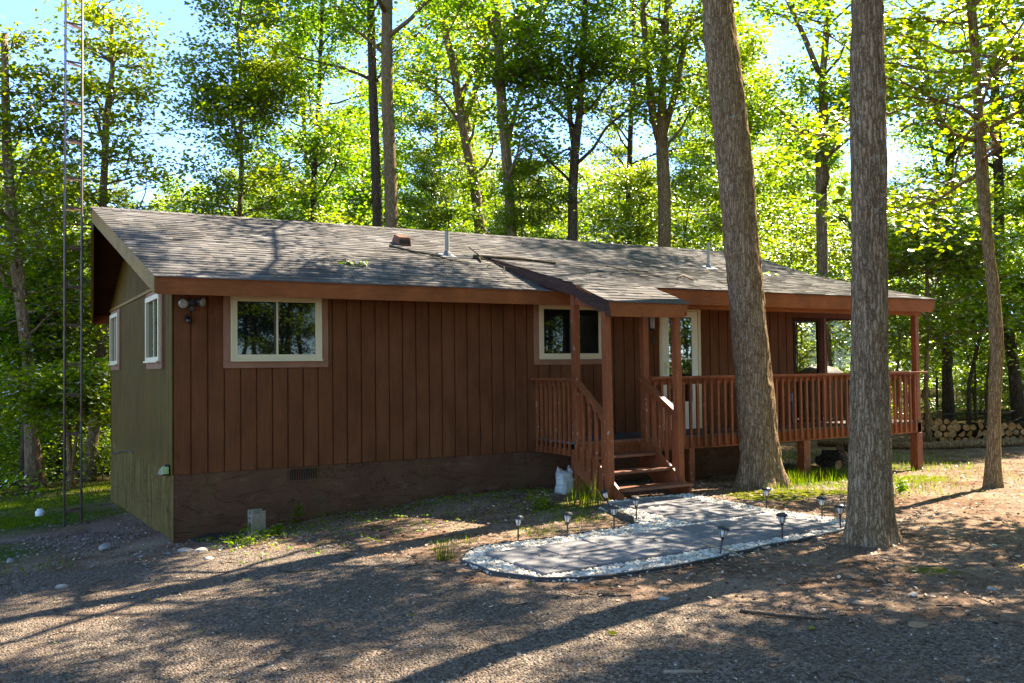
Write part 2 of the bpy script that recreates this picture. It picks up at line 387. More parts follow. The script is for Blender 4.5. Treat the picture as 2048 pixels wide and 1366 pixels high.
# ------------------------------------------------------------------ paved path, white gravel, edging
def paver_mat(t,b):
    g = N(t,'ShaderNodeNewGeometry'); v = coords(t,(1,1,1)); n = noise(t,v,90,3,.7); n2 = noise(t,v,2.5,5,.6)
    c = ramp(t,g.outputs['Random Per Island'],[(0,(.16,.152,.154)),(1,(.215,.205,.205))]).outputs[0]
    c = mixc(t,c,(.7,.68,.66),ramp(t,n.outputs[0],[(.4,(1,1,1)),(.6,(0,0,0))]).outputs[0],'MULTIPLY')
    c = mixc(t,c,(.25,.232,.222),ramp(t,n2.outputs[0],[(.45,(0,0,0)),(.75,(.8,.8,.8))]).outputs[0])
    t.links.new(c,b.inputs['Base Color']); bump(t,n.outputs[0],b,.4,.004)
M['paver'] = mat('grey_rubber_paver',(.17,.165,.16),.95,.05,0,paver_mat)
pv = MB(); rp = random.Random(5)
def paver(x0,x1,y0,y1):
    g_ = .013; zb = -.56; dz = [rp.uniform(-.013,.013) for _ in range(4)]; c = [(x0+g_,y0+g_),(x1-g_,y0+g_),(x1-g_,y1-g_),(x0+g_,y1-g_)]
    zt = [gz(*p)+.032+k for p,k in zip(c,dz)]
    pv.hexa([(*p,zb) for p in c]+[(*p,z) for p,z in zip(c,zt)])
for i,x in enumerate(np.arange(2.10,6.0,.56)):                     # two staggered rows towards the drive
    paver(x,min(x+.56,6.12),-5.26+.03*i,-4.70+.03*i)
for i,x in enumerate(np.arange(2.42-.32,5.9,.56)):
    paver(x,min(x+.56,6.12),-4.70+.02*i,-4.16+.015*i)
for j,y in enumerate((-3.99,-3.43,-2.87)):
    paver(4.82+.03*j,5.38+.02*j,y,y+.55); paver(5.38+.02*j,5.94+.02*j,y+.0,y+.56)
pth = pv.build('path',M['paver'],bevel=.006)
tag(pth,'L shaped walkway of large grey rubber pavers leading to the steps','path',kind='structure')
EDGE_F = [(1.81,-4.30),(1.79,-4.85),(1.98,-5.35),(2.23,-5.55),(2.71,-5.63),(3.28,-5.61),(3.7,-5.56),(4.38,-5.42),(5.05,-5.35),(5.77,-5.25),(6.3,-5.15)]
EDGE_B = [(1.84,-4.24),(2.04,-3.89),(2.34,-3.70),(2.68,-3.74),(3.25,-3.78),(3.95,-3.73),(4.38,-3.60)]
_bed = np.array(EDGE_F+[(6.35,-4.87),(6.26,-4.1),(6.22,-3.6),(6.27,-2.88),(6.32,-2.2),(5.1,-2.12),(4.62,-2.5)]+EDGE_B[::-1])
M['edging'] = mat('black_edging',(.03,.028,.027),.55)
def wavy(pts, zoff, n=7, s=0):
    out = []
    for a,b in zip(pts[:-1],pts[1:]):
        for k in range(n):
            t_ = k/n; x = a[0]+(b[0]-a[0])*t_; y = a[1]+(b[1]-a[1])*t_
            out.append((x+(vnoise(np.array([x*4.]),np.array([y*4.]),s)[0]-.5)*.04, y+(vnoise(np.array([x*4.]),np.array([y*4.]),s+1)[0]-.5)*.04, gz(x,y)+zoff))
    out.append((pts[-1][0],pts[-1][1],gz(*pts[-1])+zoff)); return out
def ribbon(mb, P, wd, ht):
    P = [Vector(p) for p in P]; V = []
    for i,p in enumerate(P):
        d = (P[min(i+1,len(P)-1)]-P[max(i-1,0)]); n = Vector((-d.y,d.x,0)).normalized()*wd/2
        for s_,z in ((-1,-ht/2),(1,-ht/2),(1,ht/2),(-1,ht/2)): V.append(tuple(p+n*s_+Vector((0,0,z))))
    F = []
    for i in range(len(P)-1):
        for k in range(4): F.append((i*4+k,i*4+(k+1)%4,i*4+4+(k+1)%4,i*4+4+k))
    mb.add(V,F+[(3,2,1,0),tuple(len(V)-4+k for k in range(4))])
e = MB(); P_ = wavy(EDGE_F,-.002,7,1)
ribbon(e,P_,.012,.06)
e.tube([(p[0],p[1],p[2]+.03) for p in P_],.010,6)
eo = e.build('garden_edging',M['edging'],smooth=False,loc=(3.5,-5.5,-.5)); tag(eo,'black plastic lawn edging curving along the drive side of the white gravel','edging')
e = MB(); P_ = wavy(EDGE_B,-.004,7,4)
ribbon(e,P_,.012,.06)
eo = e.build('garden_edging',M['edging'],loc=(3,-3.8,-.5)); tag(eo,'low black plastic edging on the house side of the white gravel','edging')
e = MB(); e.beam((4.66,-2.52,gz(4.66,-2.52)+.035),(4.36,-3.50,gz(4.36,-3.5)+.03),.05,.07)
M['oldwood'] = wood_paint('weathered_grey_wood',(.14,.11,.08),(.07,.055,.04),(30,30,4),rough=.85,bs=.5)
eo = e.build('garden_edging',M['oldwood'],loc=(4.5,-3,-.5)); tag(eo,'dark wooden edging board beside the white gravel near the steps','edging')

def scatter_pts(n, poly, rng, reject=None):
    lo = poly.min(0); hi = poly.max(0); out = np.zeros((0,2))
    while len(out) < n:
        q = rng.uniform(lo,hi,(n*2,2)); q = q[inpoly(q,poly)]
        if reject is not None: q = q[~reject(q)]
        out = np.concatenate([out,q])
    return out[:n]
_oct = np.array([(1,0,0),(0,1,0),(-1,0,0),(0,-1,0),(.7,.7,.62),(-.7,.7,.62),(-.7,-.7,.62),(.7,-.7,.62),(0,0,.95),(.75,.75,-.5),(-.75,.75,-.5),(-.75,-.75,-.5),(.75,-.75,-.5)],float)
_octf = [(0,4,7),(0,1,4) if False else (0,4,7)]
def pebble_template():
    import itertools
    me = bpy.data.meshes.new('t'); import bmesh
    bm = bmesh.new(); bmesh.ops.create_icosphere(bm,subdivisions=1,radius=1)
    V = np.array([v.co[:] for v in bm.verts]); F = np.array([[v.index for v in f.verts] for f in bm.faces]); bm.free(); bpy.data.meshes.remove(me)
    return V,F
PEB_V,PEB_F = pebble_template()
def pebbles(name, pts, z, size, mt, rng, flat=.65, sink=.3):
    n = len(pts); V = np.repeat(PEB_V[None],n,0)*(1+rng.uniform(-.22,.22,(n,len(PEB_V),1)))
    sc_ = size[:,None]*np.stack([rng.uniform(.7,1.2,n),rng.uniform(.6,1,n),rng.uniform(.7,1,n)*flat],1)
    V = V*sc_[:,None,:]; a = rng.uniform(0,6.28,n); c,s = np.cos(a)[:,None],np.sin(a)[:,None]
    x = V[:,:,0]*c-V[:,:,1]*s; y = V[:,:,0]*s+V[:,:,1]*c
    tx,ty = rng.normal(0,.25,(2,n,1)); zz = V[:,:,2]+x*tx+y*ty
    V = np.stack([x+pts[:,0:1],y+pts[:,1:2],zz+(z+size*flat*(.8-sink))[:,None]],2)
    F = PEB_F[None]+(np.arange(n)*len(PEB_V))[:,None,None]
    me = fast_mesh(name,V.reshape(-1,3),F.ravel(),np.arange(n*len(PEB_F))*3,mt,False)
    o = bpy.data.objects.new(name,me); COL.objects.link(o); return o
def island_mat(name, stops, rough=.8, interp='LINEAR', grain=None):
    def f(t,b):
        g = N(t,'ShaderNodeNewGeometry'); r = ramp(t,g.outputs['Random Per Island'],stops,interp).outputs[0]
        if grain:
            n = noise(t,coords(t,(1,1,1)),grain,3); r = mixc(t,r,(.6,.58,.55),ramp(t,n.outputs[0],[(.4,(1,1,1)),(.6,(0,0,0))]).outputs[0],'MULTIPLY')
        t.links.new(r,b.inputs['Base Color'])
    return mat(name,stops[0][1],rough,.3,0,f)
M['white_stone'] = island_mat('white_marble_chips',[(0,(.28,.22,.17)),(.2,(.36,.30,.22)),(.5,(.52,.475,.395)),(1,(.66,.62,.54))],.7)
rng = np.random.RandomState(3)
pv_rects = []
V_ = np.array(pv.v).reshape(-1,8,3)
rects = np.stack([V_[:,:,0].min(1),V_[:,:,0].max(1),V_[:,:,1].min(1),V_[:,:,1].max(1)],1)
def in_rects(q, mrg=.012):
    r = np.zeros(len(q),bool)
    for x0,x1,y0,y1 in rects: r |= (q[:,0] > x0-mrg)&(q[:,0] < x1+mrg)&(q[:,1] > y0-mrg)&(q[:,1] < y1+mrg)
    return r
q = scatter_pts(9000,_bed,rng,in_rects)
wg = pebbles('white_gravel',q,gz_arr(q)+.004,rng.uniform(.011,.026,len(q)),M['white_stone'],rng)
tag(wg,'bed of white marble chips around the grey pavers','gravel',kind='stuff')
def bed_mat(t,b):
    v = coords(t,(1,1,1)); n = noise(t,v,40,4); c = ramp(t,n.outputs[0],[(.3,(.25,.2,.15)),(.6,(.6,.56,.5))]).outputs[0]; t.links.new(c,b.inputs['Base Color'])
bx = np.arange(1.7,6.5,.06); by = np.arange(-5.7,-2.0,.06)
bo = sheet('gravel_bed',bx,by,lambda P: gz_arr(P)+rough(P)+.006,mat('pale_grit',(.5,.46,.4),.9,.2,0,bed_mat),keep=lambda P: inpoly(P,_bed)&~in_rects(P,-.03))
tag(bo,'pale grit bed under the white chips beside the walkway','gravel bed',kind='structure')
# ------------------------------------------------------------------ house
H = empty('house',(6.3,3.3,-.7),'single storey brown cabin with low gable roof, covered porch and wooden steps','house')
RZ, RV, SL = 3.78, 3.3, .363
def zmain(v): return RZ - SL*abs(v-RV)
def zporch(v): return 2.42 + .25*(v+1.3)
def zawn(v): return 2.13 + .3625*(v+2.1)
def uL(v): return -.278 - .336*(1-abs(v-RV)/3.8)
def uR(v): return 13.03 - .18*(min(v,RV)+1.3)/4.6
GR = .2032; U0 = .2156; W_END = 10.75; D = 6.6

def boards_front(mb, lo, hi, z0, z1, groove=.017):
    xs = [lo]+[U0+GR*i for i in range(80) if lo+.02 < U0+GR*i < hi-.02]+[hi]
    for a,b in zip(xs[:-1],xs[1:]): mb.box(a+(groove/2 if a > lo else 0), b-(groove/2 if b < hi else 0), 0.0,.024, z0, z1)
w1 = MB(); boards_front(w1,0,W_END,0,2.36); w1.box(.025,W_END,.024,.11,.004,2.38)
wall = w1.build('wall',M['siding'],H,bevel=.003)
# left gable wall: the boards run to the slope of the roof
w2 = MB(); ys = [.0]+[.1+.2032*i for i in range(33) if .1+.2032*i < D-.05]+[D]
for a,b in zip(ys[:-1],ys[1:]):
    a2 = a+.007 if a > 0 else a; b2 = b-.007 if b < D else b
    za,zb = zmain(a2)-.075,zmain(b2)-.075
    if a2 < RV < b2:
        for p,q_ in ((a2,RV),(RV,b2)):
            w2.hexa([(0,p,0),(.012,p,0),(.012,q_,0),(0,q_,0),(0,p,zmain(p)-.075),(.012,p,zmain(p)-.075),(.012,q_,zmain(q_)-.075),(0,q_,zmain(q_)-.075)])
    else: w2.hexa([(0,a2,0),(.012,a2,0),(.012,b2,0),(0,b2,0),(0,a2,za),(.012,a2,za),(.012,b2,zb),(0,b2,zb)])
for p,q_ in ((.112,RV),(RV,D-.112)):
    w2.hexa([(.012,p,.004),(.1,p,.004),(.1,q_,.004),(.012,q_,.004),(.012,p,zmain(p)-.077),(.1,p,zmain(p)-.077),(.1,q_,zmain(q_)-.077),(.012,q_,zmain(q_)-.077)])
wl = w2.build('wall',M['siding_left'],H); wl['label'] = 'olive brown gable end wall, green bounce light in its colour'
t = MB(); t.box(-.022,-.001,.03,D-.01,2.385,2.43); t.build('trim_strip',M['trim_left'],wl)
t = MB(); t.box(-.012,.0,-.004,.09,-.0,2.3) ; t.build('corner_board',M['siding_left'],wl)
w3 = MB(); w3.box(0,12.65,D-.1,D,0,2.36); w3.build('wall',M['siding'],H)
w4 = MB(); w4.box(W_END-.1,W_END,.112,D-.102,0.0,2.4); w4.build('wall',M['siding'],H)
# sun room at the right end: low wall, posts, header
w5 = MB(); w5.box(12.55,12.65,.04,D-.102,.2,1.0); w5.box(12.55,12.65,.04,D-.102,2.12,2.5)
for y in (.04,1.7,3.4,5.0): w5.box(12.552,12.648,y,y+.11,1.0,2.12)
w5.hexa([(12.56,.0,2.5),(12.64,.0,2.5),(12.64,D,2.5),(12.56,D,2.5),(12.56,RV-.3,3.6),(12.64,RV-.3,3.6),(12.64,RV+.3,3.6),(12.56,RV+.3,3.6)])
w5.build('sunroom_wall',M['siding'],H)
w6 = MB(); w6.box(W_END+.002,12.65,.0,.05,2.125,2.4); w6.build('sunroom_wall',M['siding'],H)
fl = MB(); fl.box(W_END-.8,12.85,.06,D,-.02,.19); fl.build('sunroom_floor',M['deck'],H)
for x in (10.3,12.7):
    for y in (3.2,6.3):
        pr = MB(); pr.box(x-.1,x+.1,y-.1,y+.1,-1.4,-.022); pr.build('pier',M['found'],H)
def framed(name, x0,x1,z0,z1, wd, mt, parent, y0=-.005, y1=.05):
    f = MB(); f.box(x0,x0+wd,y0,y1,z0,z1); f.box(x1-wd,x1,y0,y1,z0,z1); f.box(x0+wd,x1-wd,y0,y1,z0,z0+wd); f.box(x0+wd,x1-wd,y0,y1,z1-wd,z1)
    return f.build(name,mt,parent)
sd = framed('sliding_door',10.76,11.46,.2,2.12,.055,M['soffit'],H)
p_ = MB(); p_.add([(10.815,.022,.255),(11.405,.022,.255),(11.405,.022,2.065),(10.815,.022,2.065)],[(0,1,2,3)]); p_.build('pane',M['sun_pane'],sd)
p_ = MB(); p_.box(10.86,10.90,.03,.055,.3,2.06); p_.build('door_bar',M['soffit'],sd)
p_ = MB(); p_.box(11.462,11.60,-.01,.10,.2,2.12); p_.build('sunroom_post',M['rake_dark'],H)
p_ = MB(); p_.box(11.545,11.598,-.022,-.011,.2,2.12); p_.build('sunroom_post',M['rail'],H)
sd2 = framed('sliding_door',11.605,12.64,.2,2.12,.03,M['soffit'],H)
p_ = MB(); p_.add([(11.636,.022,.231),(12.609,.022,.231),(12.609,.022,2.089),(11.636,.022,2.089)],[(0,1,2,3)]); p_.build('pane',M['sun_pane'],sd2)

# foundation, parged
f = MB()
V4 = lambda x,y: (x,y,gz(x,y)-.35)
for a,b in zip(np.linspace(.012,10.1,12)[:-1],np.linspace(.012,10.1,12)[1:]):
    f.hexa([V4(a,.014),V4(b,.014),V4(b,.2),V4(a,.2),(a,.014,-.002),(b,.014,-.002),(b,.2,-.002),(a,.2,-.002)])
fo = f.build('foundation',M['found'],H)
f = MB()
for a,b in zip(np.linspace(.006,D,9)[:-1],np.linspace(.006,D,9)[1:]):
    f.hexa([V4(.004,a),V4(.011,a),V4(.011,b),V4(.004,b),(.004,a,-.002),(.011,a,-.002),(.011,b,-.002),(.004,b,-.002)])
f.hexa([V4(.2,D-.2),V4(10.1,D-.2),V4(10.1,D),V4(.2,D),(.2,D-.2,0),(10.1,D-.2,0),(10.1,D,0),(.2,D,0)])
f.hexa([V4(9.9,.2),V4(10.1,.2),V4(10.1,D-.2),V4(9.9,D-.2),(9.9,.2,0),(10.1,.2,0),(10.1,D-.2,0),(9.9,D-.2,0)])
fl_ = f.build('foundation',M['found_left'],H); fl_['label'] = 'stained tan foundation under the gable end, green bounce light in its colour'
vt = MB(); x0,x1 = 1.44,1.83
vt.box(x0,x1,-.012,.013,-.03,-.012); vt.box(x0,x1,-.012,.013,-.19,-.172); vt.box(x0,x0+.015,-.012,.013,-.172,-.03); vt.box(x1-.015,x1,-.012,.013,-.172,-.03)
for k in range(11):
    xx = x0+.03+k*.0315; vt.box(xx,xx+.009,-.009,.012,-.172,-.03)
vt.build('foundation_vent',M['found'],H)
vb = MB(); vb.box(x0+.016,x1-.016,.011,.0135,-.172,-.03); vb.build('foundation_vent',M['interior'],H)

# ---- roof
def shingles(mb, v0, v1, ul, ur, zf, seed, expo=.135):
    r = random.Random(seed); sg = 1 if v1 > v0 else -1
    slope = (zf(v0+sg*.01)-zf(v0))/.01; dv = expo/math.sqrt(1+slope*slope); n = int(math.ceil(abs(v1-v0)/dv)); 
    for i in range(n):
        a = v0+sg*dv*i; b = a+sg*dv*1.05
        if (b-v1)*sg > 0: b = v1
        if abs(b-a) < .02: continue
        L0,L1,R0,R1 = ul(a),ul(b),ur(a),ur(b)
        u = min(L0,L1); end = max(R0,R1); u -= r.uniform(0,.2)
        while u < end:
            w_ = r.uniform(.11,.33); x0,x1 = max(u,min(L0,L1)),min(u+w_,end); u += w_
            if x1-x0 < .01: continue
            h = r.choice((.009,.009,.014,.0155)) ; e1 = r.uniform(-.003,.003)
            def cl(x,L,R): return min(max(x,L),R)
            xa0,xa1,xb0,xb1 = cl(x0,L0,R0),cl(x1,L0,R0),cl(x0,L1,R1),cl(x1,L1,R1)
            if xa1-xa0 < .004 and xb1-xb0 < .004: continue
            za,zb = zf(a),zf(b)
            mb.add([(xa0,a+e1,za+h),(xa1,a+e1,za+h),(xb1,b,zb+.003),(xb0,b,zb+.003),(xa0,a+e1,za-.004),(xa1,a+e1,za-.004)],
                   [(0,1,2,3),(4,5,1,0)] if sg > 0 else [(3,2,1,0),(0,1,5,4)])
rf = MB()
BR = 1.44
shingles(rf,-.53,BR,lambda v: uL(v)-.015,lambda v: 5.3 if v > -.1 else 6.6,zmain,1)
shingles(rf,BR,RV,lambda v: uL(v)-.015,lambda v: uR(v)+.02,zmain,2)
shingles(rf,-1.33,BR+.05,lambda v: 5.13,lambda v: uR(v)+.02,lambda v: zporch(v)+.002,3)
shingles(rf,-2.13,-1.28,lambda v: 5.08,lambda v: 6.47,lambda v: zawn(v)+.003,4,.15)
shingles(rf,7.13,RV,lambda v: uL(v)-.015,lambda v: uR(RV)+.02,zmain,5,.4)
rr = random.Random(9); x = uL(RV)-.015
while x < uR(RV):                                                    # ridge caps
    x1 = x+.14; h = .018
    rf.add([(x,RV-.13,zmain(RV-.13)+h),(x+.16,RV-.13,zmain(RV-.13)+h-.006),(x+.16,RV,RZ+h-.004),(x,RV,RZ+h+.004),(x,RV+.13,zmain(RV+.13)+h),(x+.16,RV+.13,zmain(RV+.13)+h-.006)],
           [(0,1,2,3),(3,2,5,4),(0,3,4)]); x = x1
roof = rf.build('roof',M['shingle'],H)
def slab(mb, c, t0=.006, t1=.05):
    mb.hexa([(x,y,z-t1) for x,y,z in c]+[(x,y,z-t0) for x,y,z in c])
sf = MB()
slab(sf,[(uL(-.48)+.02,-.48,zmain(-.48)),(6.5,-.48,zmain(-.48)),(6.5,-.12,zmain(-.12)),(uL(-.12)+.02,-.12,zmain(-.12))])
slab(sf,[(uL(-.12)+.02,-.12,zmain(-.12)),(5.2,-.12,zmain(-.12)),(5.2,BR,zmain(BR)),(uL(BR)+.02,BR,zmain(BR))])
slab(sf,[(uL(BR)+.02,BR,zmain(BR)),(uR(BR)-.02,BR,zmain(BR)),(uR(RV)-.02,RV,RZ),(uL(RV)+.02,RV,RZ)])
slab(sf,[(uL(RV)+.02,RV,RZ),(uR(RV)-.02,RV,RZ),(uR(RV)-.02,7.1,zmain(7.1)),(uL(7.1)+.02,7.1,zmain(7.1))])
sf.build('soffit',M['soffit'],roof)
sf = MB(); slab(sf,[(5.17,-1.28,zporch(-1.28)),(uR(-1.28)-.03,-1.28,zporch(-1.28)),(uR(BR)-.03,BR-.01,zporch(BR)),(5.17,BR-.01,zporch(BR))],.004,.04)
slab(sf,[(5.12,-2.08,zawn(-2.08)),(6.42,-2.08,zawn(-2.08)),(6.42,-1.30,zawn(-1.30)),(5.12,-1.30,zawn(-1.30))],.004,.04)
sf.build('soffit',M['trim'],roof)
def fascia(name, x0,x1,y,zt,zb,mt,c0=0,c1=0,th=.022):
    b = MB(); b.hexa([(x0+c0,y,zb),(x1-c1,y,zb),(x1-c1,y+th,zb),(x0+c0,y+th,zb),(x0,y,zt),(x1,y,zt),(x1,y+th,zt),(x0,y+th,zt)])
    return b.build(name,mt,roof,bevel=.002)
fascia('fascia',-.262,6.7,-.505,zmain(-.505)-.008,2.185,M['trim'],.0)
fascia('fascia',6.40,13.02,-1.305,2.408,2.185,M['trim'],0,.11)
fascia('fascia',5.10,6.46,-2.105,2.118,1.93,M['trim'],.035,.10)
fascia('fascia',-.26,12.9,7.1,zmain(7.1)-.008,2.185,M['trim'])
bo_ = MB(); bo_.box(5.28,6.5,-.56,-.528,2.0,2.16) if False else None
def rake(name, a, b, ht, th, mt, side=1, plumb=True):
    q = MB(); (x0,y0,z0),(x1,y1,z1) = a,b
    q.hexa([(x0,y0,z0-ht),(x0+th*side,y0,z0-ht),(x1+th*side,y1,z1-ht),(x1,y1,z1-ht),(x0,y0,z0-.004),(x0+th*side,y0,z0-.004),(x1+th*side,y1,z1-.004),(x1,y1,z1-.004)])
    return q.build(name,mt,roof)
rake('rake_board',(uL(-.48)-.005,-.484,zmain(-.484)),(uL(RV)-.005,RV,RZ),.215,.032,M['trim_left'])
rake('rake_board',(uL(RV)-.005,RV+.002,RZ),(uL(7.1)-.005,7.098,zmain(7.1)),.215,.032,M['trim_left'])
rake('rake_board',(5.14,.9,zporch(.9)),(5.14,-1.3,zporch(-1.3)),.175,.03,M['rake_dark'])
rake('rake_board',(5.138,-1.302,zporch(-1.3)),(5.10,-2.10,zawn(-2.1)),.20,.03,M['rake_dark'])
rake('rake_board',(uR(-1.28)-.005,-1.28,zporch(-1.28)),(uR(BR)-.005,BR,zporch(BR)),.2,.03,M['trim'],-1)
rake('rake_board',(uR(BR)-.005,BR+.002,zmain(BR)),(uR(RV)-.005,RV,RZ),.2,.03,M['trim'],-1)
rake('rake_board',(uR(RV)-.005,RV+.002,RZ),(uR(RV)-.005,7.09,zmain(7.1)),.2,.03,M['trim'],-1)
rake('rake_board',(6.45,-1.302,zporch(-1.3)),(6.45,-2.08,zawn(-2.08)),.18,.025,M['trim'],-1)
# roof fittings
def onroof(u,v): return zporch(v) if (v < BR and u > 5.14) else zmain(v)
M['pipe'] = mat('grey_vent_pipe',(.26,.26,.225),.7)
M['flash'] = mat('lead_flashing',(.16,.16,.17),.6,.4,.3)
M['rust'] = wood_paint('rusty_vent_metal',(.20,.095,.062),(.11,.06,.045),(8,8,8),rough=.8)
for (u,v,h,r,lean) in ((4.43,1.36,.40,.036,0),(10.2,1.60,.50,.03,0)):
    p_ = MB(); z = onroof(u,v); p_.tube([(u,v,z-.03),(u+lean,v,z+h)],r,14)
    vp = p_.build('vent_pipe',M['pipe'],roof,smooth=False)
    p_ = MB(); p_.lathe([(r*2.3,-.02),(r*1.6,.05),(r*1.15,.085)],14,(u,v,z))
    s = .13; p_.hexa([(u-s,v-s,onroof(u,v-s)+.006),(u+s,v-s,onroof(u,v-s)+.006),(u+s,v+s,onroof(u,v+s)+.006),(u-s,v+s,onroof(u,v+s)+.006)]+[(u-s,v-s,onroof(u,v-s)+.018),(u+s,v-s,onroof(u,v-s)+.018),(u+s,v+s,onroof(u,v+s)+.018),(u-s,v+s,onroof(u,v+s)+.018)])
    p_.build('flashing',M['flash'],vp)
p_ = MB(); u,v = 3.93,2.02; z = zmain(v)                             # hooded exhaust vent
a = [(u-.12,v-.12),(u+.12,v-.12),(u+.12,v+.17),(u-.12,v+.17)]
p_.hexa([(x,y,zmain(y)+.005) for x,y in a]+[(u-.11,v-.10,z+.115),(u+.11,v-.10,z+.115),(u+.10,v+.10,z+.185),(u-.10,v+.10,z+.185)])
hv = p_.build('roof_vent',M['rust'],roof,bevel=.015); p_ = MB(); p_.box(u-.095,u+.095,v-.125,v-.118,z-.0,z+.06); p_.build('vent_opening',M['interior'],hv)
p_ = MB(); p_.lathe([(.07,-.06),(.07,.02),(.19,.03),(.18,.06),(.09,.09),(.01,.095)],18,(7.15,3.75,zmain(3.75)+.12)); p_.build('roof_vent',M['black'],roof,smooth=True)

# ---- windows
def window_front(x0,x1,z0,z1, tw, cut_top, parent, gl):
    # brown casing outside, cream frame inside it, two panes with a mullion
    wf = MB(); fx0,fx1,fz0,fz1 = x0+tw,x1-tw,z0+tw,z1
    o_ = -.042; i_ = -.010; k = .022; 
    wf.box(fx0,fx0+k,o_,0,fz0,fz1); wf.box(fx1-k,fx1,o_,0,fz0,fz1); wf.box(fx0+k,fx1-k,o_,0,fz0,fz0+k); wf.box(fx0+k,fx1-k,o_,0,fz1-k,fz1)
    k2 = .085; wf.box(fx0+k,fx0+k2,o_+.016,0,fz0+k,fz1-k); wf.box(fx1-k2,fx1-k,o_+.016,0,fz0+k,fz1-k); wf.box(fx0+k2,fx1-k2,o_+.016,0,fz0+k,fz0+k2); wf.box(fx0+k2,fx1-k2,o_+.016,0,fz1-k2*.75,fz1-k)
    wf.box(fx0-.004,fx1+.004,o_-.02,o_,fz0-.004,fz0+.014)
    W = wf.build('window',M['cream'],parent,bevel=.002)
    t = MB(); t.box(x0,x0+tw,-.024,-.0005,z0+tw,z1); t.box(x1-tw,x1,-.024,-.0005,z0+tw,z1); t.box(x0,x1,-.025,-.0005,z0,z0+tw); t.box(x0+tw,x1-tw,-.022,-.0005,z1,z1+.1)
    t.build('window_casing',M['pink_trim'],W,bevel=.003)
    g_ = MB(); g_.box(fx0+k2,fx1-k2,-.010,-.004,fz0+k2,fz1-k2*.75); g_.build('pane',gl,W)
    xm = (fx0+fx1)/2; g_ = MB(); g_.box(xm-.013,xm+.013,-.024,-.011,fz0+k2,fz1-k2*.75); g_.build('mullion',M['cream'],W)
    g_ = MB(); g_.box(xm-.04,xm-.0135,-.020,-.011,fz0+k2,fz1-k2*.75); g_.build('mullion',M['dark_metal'],W)
    return W
window_front(.608,1.976,1.305,2.225,.088,0,H,M['pane'])
window_front(5.212,6.585,1.305,2.225,.088,0,H,M['pane'])
def window_left(y0,y1,z0,z1,tw,parent):
    wf = MB(); a,b,c,d_ = y0+tw,y1-tw,z0+tw,z1-tw*.7; k = .07
    wf.box(-.06,0,a,a+k,c,d_); wf.box(-.06,0,b-k,b,c,d_); wf.box(-.06,0,a+k,b-k,c,c+k); wf.box(-.06,0,a+k,b-k,d_-k,d_); wf.box(-.085,-.06,a-.004,b+.004,c-.004,c+.02)
    W = wf.build('window',M['cream'],parent,bevel=.002)
    t = MB(); t.box(-.03,-.001,y0,a,z0,z1); t.box(-.03,-.001,b,y1,z0,z1); t.box(-.03,-.001,a,b,z0,c); t.box(-.03,-.001,a,b,d_,z1); t.build('window_casing',M['pink_trim'],W)
    g_ = MB(); g_.box(-.018,-.012,a+k,b-k,c+k,d_-k); g_.build('pane',M['pane'],W)
    ym = (a+b)/2; g_ = MB(); g_.box(-.035,-.019,ym-.018,ym+.018,c+k,d_-k); g_.build('mullion',M['cream'],W)
window_left(.632,1.956,1.31,2.365,.088,H); window_left(5.03,6.29,1.31,2.365,.088,H)

# ---- storm door
dr = MB(); x0,x1,z0,z1 = 7.64,8.52,.195,2.24
dr.box(x0,x0+.055,-.03,0,z0,z1); dr.box(x1-.055,x1,-.03,0,z0,z1); dr.box(x0+.055,x1-.055,-.03,0,z1-.06,z1)
door = dr.build('door',M['cream'],H,bevel=.002); door['label'] = 'cream framed white storm door with tall glass'
dl = MB(); a,b = x0+.06,x1-.06
dl.box(a,a+.13,-.02,0,z0+.01,z1-.065); dl.box(b-.13,b,-.02,0,z0+.01,z1-.065); dl.box(a+.13,b-.13,-.02,0,z1-.16,z1-.065); dl.box(a+.13,b-.13,-.02,0,z0+.01,.665)
dl.box(a+.2,b-.2,-.026,-.02,z0+.09,.60)
leaf = dl.build('door_leaf',M['white'],door,bevel=.003)
g_ = MB(); g_.box(a+.131,b-.131,-.012,-.006,.666,z1-.161); g_.build('pane',M['door_pane'],door)
g_ = MB(); g_.box(a+.131,b-.131,-.018,-.0125,1.375,1.395); g_.build('glazing_bar',M['white'],door)
g_ = MB(); g_.box(a+.03,a+.075,-.032,-.02,1.13,1.33); g_.tube([(a+.05,-.05,1.25),(a+.05,-.032,1.25)],.01,8); g_.beam((a+.05,-.056,1.25),(a+.15,-.056,1.25),.014,.02); g_.build('door_handle',M['cream'],door)
g_ = MB(); g_.box(x0,x1,-.05,-.0,z0-.0,z0+.008); g_.build('threshold',M['black'],door)

# ---- porch: floor, rims, posts, railing, steps
DL, DV, DRR = 5.22, -1.1, 12.85
pf = MB(); y = DV-.02; k = 0
while y < -.012:
    y1 = min(y+.14,-.012); pf.box(DL-.02,DRR,y+.003,y1-.003,.175,.205); y = y1
pf.box(DL,DRR-.02,DV+.02,-.02,.10,.172)
deck = pf.build('porch_floor',M['deck'],H)
rm = MB(); rm.box(DL+.02,DRR-.02,DV,DV+.038,-.0,.172); rm.box(DL,DL+.038,DV+.04,-.02,0,.172); rm.box(DRR-.06,DRR-.022,DV+.04,-.02,0,.172)
rm.build('rim_board',M['rail'],H)
def post(x,y,z0,z1,s,mt=None,name='porch_post',lean=(0,0)):
    p = MB(); h = s/2; lx,ly = lean
    p.hexa([(x-h,y-h,z0),(x+h,y-h,z0),(x+h,y+h,z0),(x-h,y+h,z0),(x-h+lx,y-h+ly,z1),(x+h+lx,y-h+ly,z1),(x+h+lx,y+h+ly,z1),(x-h+lx,y+h+ly,z1)])
    return p.build(name,mt or M['rail'],H,bevel=.004)
